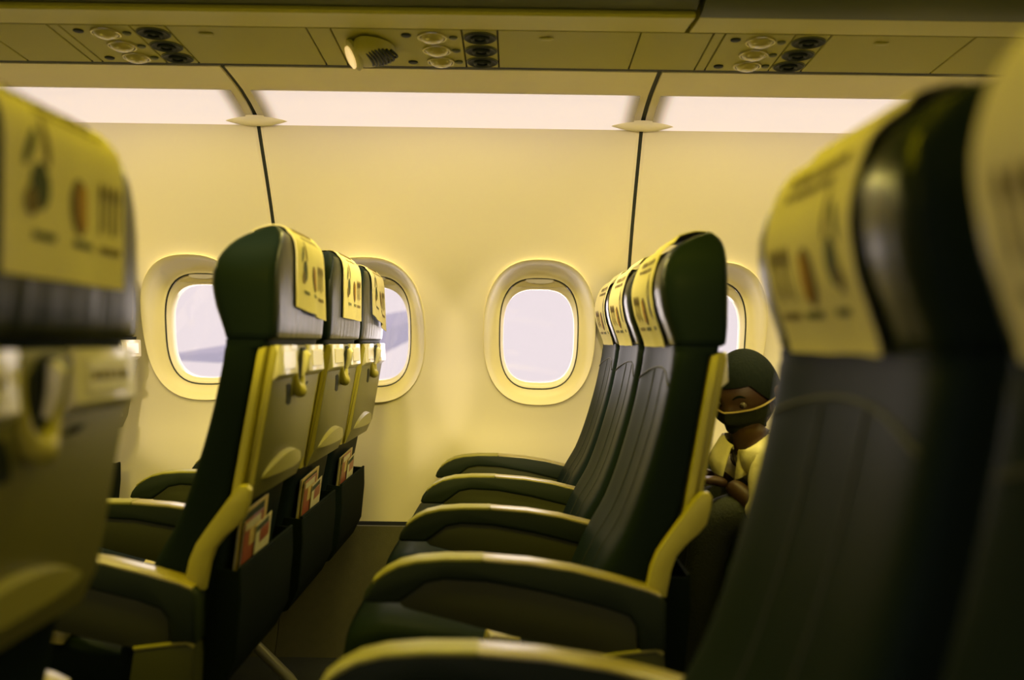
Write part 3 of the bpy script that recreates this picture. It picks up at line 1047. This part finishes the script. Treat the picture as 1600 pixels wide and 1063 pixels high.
def cpos(s, off=0.0):
    s = max(0.0, min(CT, s))
    i = 0
    while i < len(CL) - 2 and s > CL[i + 1]:
        i += 1
    u = (s - CL[i]) / (CL[i + 1] - CL[i])
    x = CP[i][0] + (CP[i + 1][0] - CP[i][0]) * u
    z = CP[i][1] + (CP[i + 1][1] - CP[i][1]) * u
    a, b = CP[max(0, i - 1)], CP[min(len(CP) - 1, i + 2)]
    tx_, tz = b[0] - a[0], b[1] - a[1]
    l = math.hypot(tx_, tz)
    return x - tz / l * off, z + tx_ / l * off


def make_cover(x, y, label, hemtilt=0.0, wav=0.0, twist=0.0, dy=0.0, W=0.130):
    rt = tag(empty('headrest_cover', (x, y, ZC)), label, 'headrest cover', 'printed covers draped over the headrests')
    ns, nyy = 60, 18
    def pt(s, yy, off):
        k = (s / CT - 0.5) * 2                          # -1 front hem .. +1 rear hem
        s2 = s
        if k > 0.2:
            s2 = s + hemtilt * yy * (k - 0.2)
        f = max(0, abs(k) - 0.45) / 0.55
        rip = wav * f * (math.sin(yy * 34 + (2 if k > 0 else 0)) + 0.6 * math.sin(yy * 61 + 1))
        px, pz = cpos(s2, off + max(0, rip + wav * f * 0.9))
        if s2 > CT:
            pz -= (s2 - CT)
        fr_ = max(0.0, min(1.0, (0.185 - pz) / 0.05)) if k < 0.1 else 0.0
        px += dish(yy + dy) * fr_
        yo = yy + twist * f * (1 if k > 0 else 0) * 0.02
        return (px, yo, pz)
    V, F = [], []
    for off in (0.0, 0.0016):
        for i in range(ns + 1):
            for j in range(nyy + 1):
                V.append(pt(CT * i / ns, -W + 2 * W * j / nyy, off))
    st = nyy + 1
    L2 = (ns + 1) * st
    for i in range(ns):
        for j in range(nyy):
            a = i * st + j
            F.append((a, a + 1, a + st + 1, a + st))
            F.append((L2 + a, L2 + a + st, L2 + a + st + 1, L2 + a + 1))
    for i in range(ns):
        for j in (0, nyy):
            a = i * st + j
            F.append((a, a + st, L2 + a + st, L2 + a))
    for j in range(nyy):
        for i in (0, ns):
            a = i * st + j
            F.append((a, a + 1, L2 + a + 1, L2 + a))
    put('cloth', mesh('cloth', V, F, 'cover', sharp=60), rt)

    # printed pictures and captions, on the rear flap and on the front flap
    ink = {'inkdark': [], 'inkbrown': [], 'inkyellow': [], 'inkorange': []}

    def patch(m, fn, outline_pts, lift):
        """filled polygon in (distance from hem, y) mapped on to the cloth"""
        cxm = sum(p[0] for p in outline_pts) / len(outline_pts)
        cym = sum(p[1] for p in outline_pts) / len(outline_pts)
        V = [fn(cxm, cym, lift)]
        n = len(outline_pts)
        for r_ in (0.5, 1.0):
            V += [fn(cxm + (p[0] - cxm) * r_, cym + (p[1] - cym) * r_, lift) for p in outline_pts]
        F = [(0, 1 + q, 1 + (q + 1) % n) for q in range(n)]
        F += [(1 + q, 1 + (q + 1) % n, 1 + n + (q + 1) % n, 1 + n + q) for q in range(n)]
        ink[m].append(mesh('i', V, F, m, smooth=False))

    def layout(fn, sg):
        def ell(ch, cy, rh, ry, n=14, rot=0.0):
            r = []
            for q in range(n):
                a = 2 * PI * q / n
                u, v = rh * math.cos(a), ry * math.sin(a)
                r.append((ch + u * math.cos(rot) - v * math.sin(rot), sg * (cy + u * math.sin(rot) + v * math.cos(rot))))
            return r
        def rect(h0, h1, y0, y1):
            return [(h0, sg * y0), (h0, sg * y1), (h1, sg * y1), (h1, sg * y0)]
        patch('inkdark', fn, ell(0.076, -0.062, 0.020, 0.018), 0.0024)            # pot
        patch('inkdark', fn, ell(0.106, -0.080, 0.020, 0.006, 10, 0.6), 0.0024)   # its two leaves
        patch('inkbrown', fn, ell(0.114, -0.050, 0.022, 0.006, 10, -0.15), 0.0024)
        patch('inkbrown', fn, ell(0.062, -0.078, 0.012, 0.012), 0.0030)
        patch('inkbrown', fn, ell(0.068, 0.012, 0.026, 0.020), 0.0022)            # drink glass
        patch('inkorange', fn, ell(0.068, 0.018, 0.022, 0.012), 0.0029)
        patch('inkyellow', fn, rect(0.050, 0.088, 0.022, 0.028), 0.0034)
        for k in range(3):
            patch('inkbrown', fn, rect(0.055 + 0.011 * k, 0.060 + 0.011 * k, 0.000, 0.008), 0.0034)
        for k in range(4):                                                        # cutlery
            yy = 0.062 + 0.014 * k
            patch('inkbrown', fn, rect(0.050 + 0.004 * (k % 2), 0.094, yy - 0.0022, yy + 0.0022), 0.0026)
            patch('inkbrown', fn, ell(0.090, yy, 0.009, 0.0042, 8), 0.0030)
        random.seed(11)
        for (y0, y1) in ((-0.075, -0.038), (-0.003, 0.040), (0.062, 0.104)):        # captions
            yy = y0
            while yy < y1:
                wd = random.uniform(0.0035, 0.0055)
                patch('inkbrown' if y0 > 0 else 'inkdark', fn, rect(0.032, 0.0385, yy, yy + wd), 0.0026)
                yy += wd + 0.0015
        for (h0, h1, y0, y1) in ((0.152, 0.162, -0.085, 0.08), (0.139, 0.1455, -0.055, 0.078)):   # heading
            yy = y0
            while yy < y1:
                wd = random.uniform(0.005, 0.010)
                patch('inkbrown', fn, rect(h0, h1, yy, yy + wd), 0.0026)
                yy += wd + random.choice((0.002, 0.002, 0.007))
    layout(lambda h, yy, lf: pt(CT - h, yy, lf), 1)
    layout(lambda h, yy, lf: pt(h * 1.05, yy, lf), 1)
    for m, nm in (('inkdark', 'dark_print'), ('inkbrown', 'brown_print'), ('inkyellow', 'yellow_print'), ('inkorange', 'orange_print')):
        tag(put(nm, join(nm, ink[m], m, smooth=False), rt), None, None, None, 'stuff')
    return rt


FAR = [1.945, 2.455, 2.965]
ROWX = {'front': -1.52, 'left': -0.764, 'centre': 0.0, 'rear': 0.765}
pos = ['aisle', 'middle', 'window']
seat_lab = {
    ('front', 1): 'black seat hidden behind the blurred left headrest, middle of the foremost row',
    ('front', 2): 'black window seat of the foremost row, a sliver showing past the blurred left seat',
    ('left', 0): 'black aisle seat with its pale tray back towards us, left of the window pair',
    ('left', 1): 'black middle seat with tray back, second from the aisle in the left row',
    ('left', 2): 'black window seat with tray back, farthest of the left row beside the wall',
    ('centre', 0): 'black aisle seat of the centre row, its whole dark side in view',
    ('centre', 1): 'black middle seat facing left, second headrest of the centre row',
    ('centre', 2): 'black window seat facing left, farthest headrest of the centre row',
    ('rear', 0): 'black aisle seat of the rear row, hidden behind the large blurred right seat',
    ('rear', 1): 'black seat in which the masked child sits',
    ('rear', 2): 'black window seat of the rear row beyond the masked child',
}
cov_lab = {
    ('front', 1): 'printed cream cover on the hidden middle seat of the foremost row',
    ('front', 2): 'printed cream cover on the foremost window seat behind the blurred left headrest',
    ('left', 0): 'creased printed cream cover on the aisle headrest of the left row',
    ('left', 1): 'printed cream cover on the middle headrest of the left row',
    ('left', 2): 'askew printed cream cover on the window headrest of the left row',
    ('centre', 0): 'printed cream cover on the largest dark headrest of the centre row',
    ('centre', 1): 'narrow-looking printed cover on the second headrest of the centre row',
    ('centre', 2): 'printed cover on the farthest headrest of the centre row, against the window',
    ('rear', 0): 'printed cover on the hidden aisle seat of the rear row',
    ('rear', 1): 'printed cream cover on the seat behind the masked child',
    ('rear', 2): 'printed cover on the hidden window seat of the rear row',
}
hem = {('left', 0): (0.10, 0.0035, 0.6), ('left', 1): (0.02, 0.0015, 0.2), ('left', 2): (0.22, 0.004, 1.2)}
for row, x in ROWX.items():
    for i, y in enumerate(FAR):
        if (row, i) not in seat_lab:
            continue
        seat(x, y, seat_lab[row, i], 'far side airplane seats', -1 if i == 0 else None, woff=0.246 if i == 2 else None, head_y=-0.048 if i == 2 else 0.0)
        h = hem.get((row, i), (0.02 * ((i * 7 + len(row)) % 3 - 1), 0.002, 0.0))
        make_cover(x, y + 0.025 - (0.048 if i == 2 else 0.0), cov_lab[row, i], *h, dy=0.025)
# near side: the two rows that flank the camera
seat(-0.765, 0.885, 'large blurred black seat at the left edge, tray back towards us', 'near side airplane seats', 1, 0.305)
make_cover(-0.765, 0.908, 'large blurred printed cover on the headrest at the left edge', 0.01, 0.002, dy=0.023, W=0.119)
seat(0.010, 0.885, 'large blurred black aisle seat on the right, front towards the left', 'near side airplane seats', 1, 0.305)
make_cover(0.010, 0.903, 'large blurred printed cover on the near right aisle headrest', 0.0, 0.002, dy=0.018, W=0.123)
seat(0.010, 0.375, 'nearest black seat cut off by the right edge', 'near side airplane seats', None, wall_arm=False)
make_cover(0.010, 0.422, 'very blurred yellowish cover cut off by the right edge', 0.0, 0.002, dy=0.047)

# ------------------------------------------------------------------ magazines in the pockets of the left row


def magazine(name, x, y, wdt, hgt, th, m, lean, label, cat, ztop, roll=0.0):
    o = empty(name, (x, y, ZC + ztop - hgt))
    tag(o, label, cat, 'reading matter in the seat pockets')
    put('cover_sheet', rbox('cover_sheet', (th * 0.5, 0, hgt / 2), (th * 0.3, wdt, hgt), 0.0008, m, None, 1), o)
    put('pages', rbox('pages', (0, 0, hgt / 2), (th * 0.6, wdt - 0.004, hgt - 0.004), 0.0008, 'magpale', None, 1), o)
    put('picture', rbox('picture', (th * 0.68, 0.01, hgt * 0.82), (0.0008, wdt * 0.6, hgt * 0.16), 0.0002, 'magred' if m != 'magred' else 'magyel', None, 1), o)
    put('title_band', rbox('title_band', (th * 0.68, -0.01, hgt * 0.94), (0.0008, wdt * 0.8, hgt * 0.07), 0.0002, 'inkdark' if m != 'magred' else 'magpale', None, 1), o)
    o.rotation_euler = (roll, lean, 0)
    return o


lean_ = math.atan(0.12)
for i, y in enumerate(FAR):
    x = -0.764
    nm = ['aisle', 'middle', 'window'][i] + ' seat'
    magazine('magazine', x + 0.2615, y - 0.055, 0.19, 0.235, 0.006, 'magyel', lean_, 'yellow magazine poking from the pocket of the left row %s' % nm, 'magazine', -0.303 - 0.008 * i, 0.05)
    magazine('leaflet', x + 0.2735, y - 0.085, 0.13, 0.20, 0.004, 'magred', lean_, 'red leaflet in front of the magazine, pocket of the left row %s' % nm, 'leaflet', -0.318, 0.045)
    magazine('safety_card', x + 0.281, y - 0.02, 0.11, 0.16, 0.002, 'magpale', lean_, 'pale folded card outermost in the pocket of the left row %s' % nm, 'card', -0.335, 0.08)

# ------------------------------------------------------------------ the child in the rear row
def skin_mesh(name, verts, edges, radii, m, levels=2, root=0):
    me = bpy.data.meshes.new(name)
    me.from_pydata(verts, edges, [])
    o = bpy.data.objects.new(name, me)
    COL.objects.link(o)
    o.modifiers.new('skin', 'SKIN').use_smooth_shade = True
    for i, r in enumerate(radii):
        sv = me.skin_vertices[0].data[i]
        sv.radius = r if isinstance(r, tuple) else (r, r)
        sv.use_root = (i == root)
    s = o.modifiers.new('sub', 'SUBSURF')
    s.levels = s.render_levels = levels
    dg = bpy.context.evaluated_depsgraph_get()
    me2 = bpy.data.meshes.new_from_object(o.evaluated_get(dg))
    bpy.data.objects.remove(o)
    me2.name = name
    me2.materials.clear()
    me2.materials.append(M[m])
    for p in me2.polygons:
        p.use_smooth = True
    return me2


PX, PY = 0.765, 2.455
per = tag(empty('person', (PX, PY, ZC - 0.488)), 'seated child with black hair, dark face mask and cream shirt, looking down', 'person')
# local frame: x aft, y to the far wall, z above the seat cushion
HC = Vector((-0.205, 0.028, 0.368))                    # head centre
NB = Vector((-0.205, 0.014, 0.268))                    # neck base
V = [(-0.02, 0, 0.09), (-0.085, 0, 0.165), (-0.155, 0.0, 0.222), tuple(NB), tuple(NB.lerp(HC, 0.55)), tuple(HC),
     (-0.180, -0.115, 0.215), (-0.195, -0.150, 0.105), (-0.265, -0.075, 0.165),
     (-0.180, 0.130, 0.215), (-0.195, 0.165, 0.105), (-0.265, 0.085, 0.165),
     (-0.07, -0.07, 0.085), (-0.30, -0.085, 0.098), (-0.335, -0.085, -0.17), (-0.36, -0.085, -0.33),
     (-0.07, 0.07, 0.085), (-0.30, 0.085, 0.098), (-0.335, 0.085, -0.17), (-0.36, 0.085, -0.33)]
E_ = [(0, 1), (1, 2), (2, 3), (3, 4), (4, 5), (2, 6), (6, 7), (7, 8), (2, 9), (9, 10), (10, 11), (0, 12), (12, 13), (13, 14), (14, 15), (0, 16), (16, 17), (17, 18), (18, 19)]
Rd = [(0.095, 0.085), (0.105, 0.08), (0.105, 0.075), 0.045, 0.040, 0.048, 0.042, 0.032, 0.022, 0.042, 0.032, 0.022, 0.062, 0.050, 0.038, 0.027, 0.062, 0.050, 0.038, 0.027]
put('body', skin_mesh('body', V, E_, Rd, 'skin'), per)
# head
fdir = Vector((-0.62, -0.70, -0.34)).normalized()
side_v = fdir.cross(Vector((0, 0, 1))).normalized()
up_v = side_v.cross(fdir).normalized()


def hp(u, v, w_):
    """head frame: u to the person's left/right, v up, w forward"""
    return tuple(HC + side_v * u + up_v * v + fdir * w_)


def head_shape(th, ph):
    # th azimuth from forward, ph elevation
    cu, su = math.cos(ph), math.sin(ph)
    u = 0.072 * cu * math.sin(th)
    w_ = 0.088 * cu * math.cos(th)
    v = 0.103 * su
    if su < 0:                                          # jaw narrows
        u *= 1 - 0.30 * (-su) ** 1.5
        w_ = w_ * (1 - 0.12 * (-su)) + 0.010 * (-su) * max(0, math.cos(th))
    f = max(0.0, math.cos(th)) * cu
    if f > 0:
        g_ = math.exp(-(th / 0.16) ** 2) * math.exp(-((su + 0.20) / 0.20) ** 2)
        w_ += 0.020 * g_                                # nose
        for e in (-1, 1):
            w_ -= 0.010 * math.exp(-((th - e * 0.42) / 0.2) ** 2) * math.exp(-((su - 0.02) / 0.12) ** 2)
        w_ += 0.004 * math.exp(-((su - 0.2) / 0.1) ** 2) * f
    return u, v, w_


def head_grid(name, m, t0, t1, p0, p1, nt_, np_, off, closed=False, thick=0.0, front=None):
    V, F = [], []
    for i in range(np_ + 1):
        ph = p0 + (p1 - p0) * i / np_
        for j in range(nt_ + (0 if closed else 1)):
            th = t0 + (t1 - t0) * j / nt_
            u, v, w_ = head_shape(th, ph if front is None else max(ph, front(th)))
            l = math.sqrt(u * u + v * v + w_ * w_)
            k = (l + off) / l
            V.append(hp(u * k, v * k, w_ * k))
    c = nt_ if closed else nt_ + 1
    for i in range(np_):
        for j in range(nt_):
            F.append((i * c + j, i * c + (j + 1) % c, (i + 1) * c + (j + 1) % c, (i + 1) * c + j))
    return mesh(name, V, F, m, merge=1e-5, sharp=80)


hd = put('head', head_grid('head', 'skin', -PI, PI, -PI / 2, PI / 2, 56, 36, 0.0, closed=True), per)


def hairline(th):
    a = abs(th)
    return 0.44 if a < 0.8 else (0.44 - (a - 0.8) * 0.9 if a < 1.6 else -0.28 - (a - 1.6) * 0.15)


put('hair', head_grid('hair', 'hair', -PI, PI, -0.9, PI / 2, 56, 30, 0.009, closed=True, front=hairline), per)


def masktop(th):
    return -0.10 + 0.04 * abs(th) + 0.05 * math.exp(-(th / 0.2) ** 2)


V, F = [], []
for i in range(13):
    for j in range(33):
        th = -1.35 + 2.7 * j / 32
        ph = -1.15 + (masktop(th) + 1.15) * i / 12
        u, v, w_ = head_shape(th, ph)
        l = math.sqrt(u * u + v * v + w_ * w_)
        k = (l + 0.006 + 0.004 * math.sin(i * 1.6)) / l
        V.append(hp(u * k, v * k, w_ * k))
for i in range(12):
    for j in range(32):
        F.append((i * 33 + j, i * 33 + j + 1, (i + 1) * 33 + j + 1, (i + 1) * 33 + j))
mk = put('face_mask', mesh('face_mask', V, F, 'mask', sharp=80), per)
path = []
for j in range(29):
    th = -1.55 + 3.1 * j / 28
    u, v, w_ = head_shape(th, masktop(th) + (0.05 * max(0, abs(th) - 1.0)))
    l = math.sqrt(u * u + v * v + w_ * w_)
    k = (l + 0.009) / l
    path.append(hp(u * k, v * k, w_ * k))
put('mask_edge', tube('mask_edge', path, 0.0024, 'maskedge', 6), mk)
for e in (-1, 1):
    u, v, w_ = head_shape(e * 0.42, 0.02)
    bm = bmesh.new()
    bmesh.ops.create_uvsphere(bm, u_segments=14, v_segments=10, radius=0.0105)
    bmesh.ops.translate(bm, verts=bm.verts, vec=hp(u, v, w_ - 0.004))
    ey = put('eye', finish(bpy.data.meshes.new('eye'), bm, 'eye'), per)
    bm = bmesh.new()
    bmesh.ops.create_uvsphere(bm, u_segments=12, v_segments=8, radius=0.006)
    bmesh.ops.translate(bm, verts=bm.verts, vec=hp(u, v - 0.002, w_ + 0.0025))
    put('iris', finish(bpy.data.meshes.new('iris'), bm, 'iris'), ey)
    pts_ = []
    for j in range(7):
        th = e * (0.22 + 0.42 * j / 6)
        uu, vv, ww = head_shape(th, 0.20 + 0.06 * math.sin(PI * j / 6))
        pts_.append(hp(uu * 1.01, vv, ww * 1.012))
    put('eyebrow', tube('eyebrow', pts_, [0.001, 0.0026, 0.003, 0.003, 0.0028, 0.002, 0.001], 'hair', 6), per)
    # ear
    secs = []
    for j in range(9):
        a = -1.3 + 2.6 * j / 8
        r_ = 0.021 * math.cos(a * 0.75)
        cu = hp(e * (0.073 + 0.010 * math.cos(a)), -0.004 + 0.026 * math.sin(a), -0.008)
        secs.append([tuple(Vector(cu) + fdir * r_ * math.cos(2 * PI * q / 10) * 0.75 + side_v * e * 0.005 * math.sin(2 * PI * q / 10)) for q in range(10)])
    put('ear', loft('ear', secs, 'skin', sharp=80), per)
# shirt: torso and sleeves as one garment, with an open collar
V = [(-0.02, 0, 0.105), (-0.085, 0, 0.165), (-0.160, 0.0, 0.215), (-0.192, 0.010, 0.244), (-0.180, -0.118, 0.214), (-0.195, -0.152, 0.115), (-0.225, -0.120, 0.090), (-0.180, 0.133, 0.214), (-0.195, 0.168, 0.115), (-0.225, 0.13, 0.090)]
E_ = [(0, 1), (1, 2), (2, 3), (2, 4), (4, 5), (5, 6), (2, 7), (7, 8), (8, 9)]
put('shirt', skin_mesh('shirt', V, E_, [(0.108, 0.098), (0.118, 0.092), (0.118, 0.088), 0.058, 0.054, 0.045, 0.036, 0.054, 0.045, 0.036], 'shirt'), per)
V, F = [], []
nc = 33
for i, (r_, h_, fo) in enumerate([(0.050, -0.010, 0.0), (0.054, 0.006, 0.0), (0.064, 0.002, 0.006), (0.080, -0.026, 0.012), (0.092, -0.052, 0.014)]):
    for j in range(nc):
        a = 0.16 + (2 * PI - 0.32) * j / (nc - 1)
        fwd = Vector((-0.62, -0.70, 0)).normalized()
        sd = Vector((fwd.y, -fwd.x, 0))
        pnt = NB + Vector((0.004, 0, -0.002)) + fwd * math.cos(a) * r_ + sd * math.sin(a) * r_ * 1.05
        tri = max(0.0, math.cos(a)) ** 3
        pnt.z += h_ - tri * (0.018 + 0.006 * i) + 0.003 * math.sin(a * 9) * (i > 1)
        V.append(tuple(pnt))
for i in range(4):
    for j in range(nc - 1):
        F.append((i * nc + j, i * nc + j + 1, (i + 1) * nc + j + 1, (i + 1) * nc + j))
cl = put('collar', mesh('collar', V, F, 'shirt', sharp=80), per)
sm = cl.modifiers.new('thickness', 'SOLIDIFY')
sm.thickness = 0.003
V = [(-0.03, 0, 0.096), (-0.07, -0.075, 0.090), (-0.30, -0.085, 0.098), (-0.335, -0.085, -0.17), (-0.352, -0.085, -0.28), (-0.07, 0.075, 0.090), (-0.30, 0.085, 0.098), (-0.335, 0.085, -0.17), (-0.352, 0.085, -0.28)]
E_ = [(0, 1), (1, 2), (2, 3), (3, 4), (0, 5), (5, 6), (6, 7), (7, 8)]
put('trousers', skin_mesh('trousers', V, E_, [(0.10, 0.085), 0.070, 0.058, 0.046, 0.042, 0.070, 0.058, 0.046, 0.042], 'trouser'), per)
for e in (-1, 1):
    wr = Vector((-0.265, -0.075 if e < 0 else 0.085, 0.222))
    # hand resting on the thigh: palm with five bent fingers
    V = [tuple(wr + Vector((0.0, 0, -0.060))), tuple(wr + Vector((-0.020, 0, -0.052))), tuple(wr + Vector((-0.048, 0, -0.050)))]
    E_ = [(0, 1), (1, 2)]
    R_ = [(0.016, 0.013), (0.024, 0.012), (0.024, 0.011)]
    for f, (dy, ln) in enumerate([(-0.020, 0.030), (-0.007, 0.036), (0.007, 0.034), (0.019, 0.026)]):
        b0 = len(V)
        V += [tuple(wr + Vector((-0.054, dy, -0.050))), tuple(wr + Vector((-0.054 - ln * 0.6, dy * 1.15, -0.046))), tuple(wr + Vector((-0.054 - ln, dy * 1.2, -0.056)))]
        E_ += [(2, b0), (b0, b0 + 1), (b0 + 1, b0 + 2)]
        R_ += [0.0068, 0.0062, 0.005]
    b0 = len(V)
    s_ = 1 if e < 0 else -1
    V += [tuple(wr + Vector((-0.022, 0.024 * s_, -0.056))), tuple(wr + Vector((-0.042, 0.038 * s_, -0.060)))]
    E_ += [(1, b0), (b0, b0 + 1)]
    R_ += [0.0075, 0.006]
    put('hand', skin_mesh('hand', V, E_, R_, 'skin', 2), per)
    put('shoe', loft('shoe', [[(-0.35 + 0.045 - 0.16 * t, (e * 0.085) + 0.036 * wv * math.cos(2 * PI * q / 16), -0.335 - 0.030 + (0.034 * hv) * math.sin(2 * PI * q / 16)) for q in range(16)]
                              for t, wv, hv in [(0, 0.5, 0.7), (0.12, 0.85, 1.0), (0.4, 0.95, 1.0), (0.75, 1.0, 0.75), (0.93, 0.8, 0.55), (1.0, 0.4, 0.3)]], 'black'), per)

# ------------------------------------------------------------------ the wing outside
wt = [(-3.4, 8.6, -0.20), (-2.92, 9.0, -0.14), (-2.76, 9.6, -0.085), (-1.75, 12.5, 0.27), (-0.95, 15.0, 0.56), (-0.80, 15.1, 0.70)]
wb = [(-3.4, 8.3, -0.25), (-2.86, 8.7, -0.21), (-2.68, 9.2, -0.235), (-1.66, 12.0, -0.22), (-1.20, 13.6, 0.10), (-0.80, 15.0, 0.55)]


def wing_slab(name, A, B, m, th):
    V, F = [], []
    n = len(A)
    for dy in (0, th):
        V += [(x, y + dy, z + ZC) for x, y, z in A] + [(x, y + dy, z + ZC) for x, y, z in B]
    for i in range(n - 1):
        F += [(i, i + 1, n + i + 1, n + i), (2 * n + i, 3 * n + i, 3 * n + i + 1, 2 * n + i + 1), (i, 2 * n + i, 2 * n + i + 1, i + 1), (n + i, n + i + 1, 3 * n + i + 1, 3 * n + i)]
    F += [(0, n, 3 * n, 2 * n), (n - 1, 3 * n - 1, 4 * n - 1, 2 * n - 1)]
    return mesh(name, V, F, m, smooth=False)


wg = tag(put('airplane_wing', wing_slab('airplane_wing', wt, wb, 'wing', 0.25)), 'pale grey airplane wing seen outside through the left windows', 'wing')
fa = [tuple(Vector(a).lerp(Vector(b), 0.40)) for a, b in zip(wt, wb)]
fb = [tuple(Vector(a).lerp(Vector(b), 0.98)) for a, b in zip(wt, wb)]
put('flap', wing_slab('flap', [(x, y - 0.06, z) for x, y, z in fa], [(x, y - 0.06, z) for x, y, z in fb], 'flap', 0.05), wg)
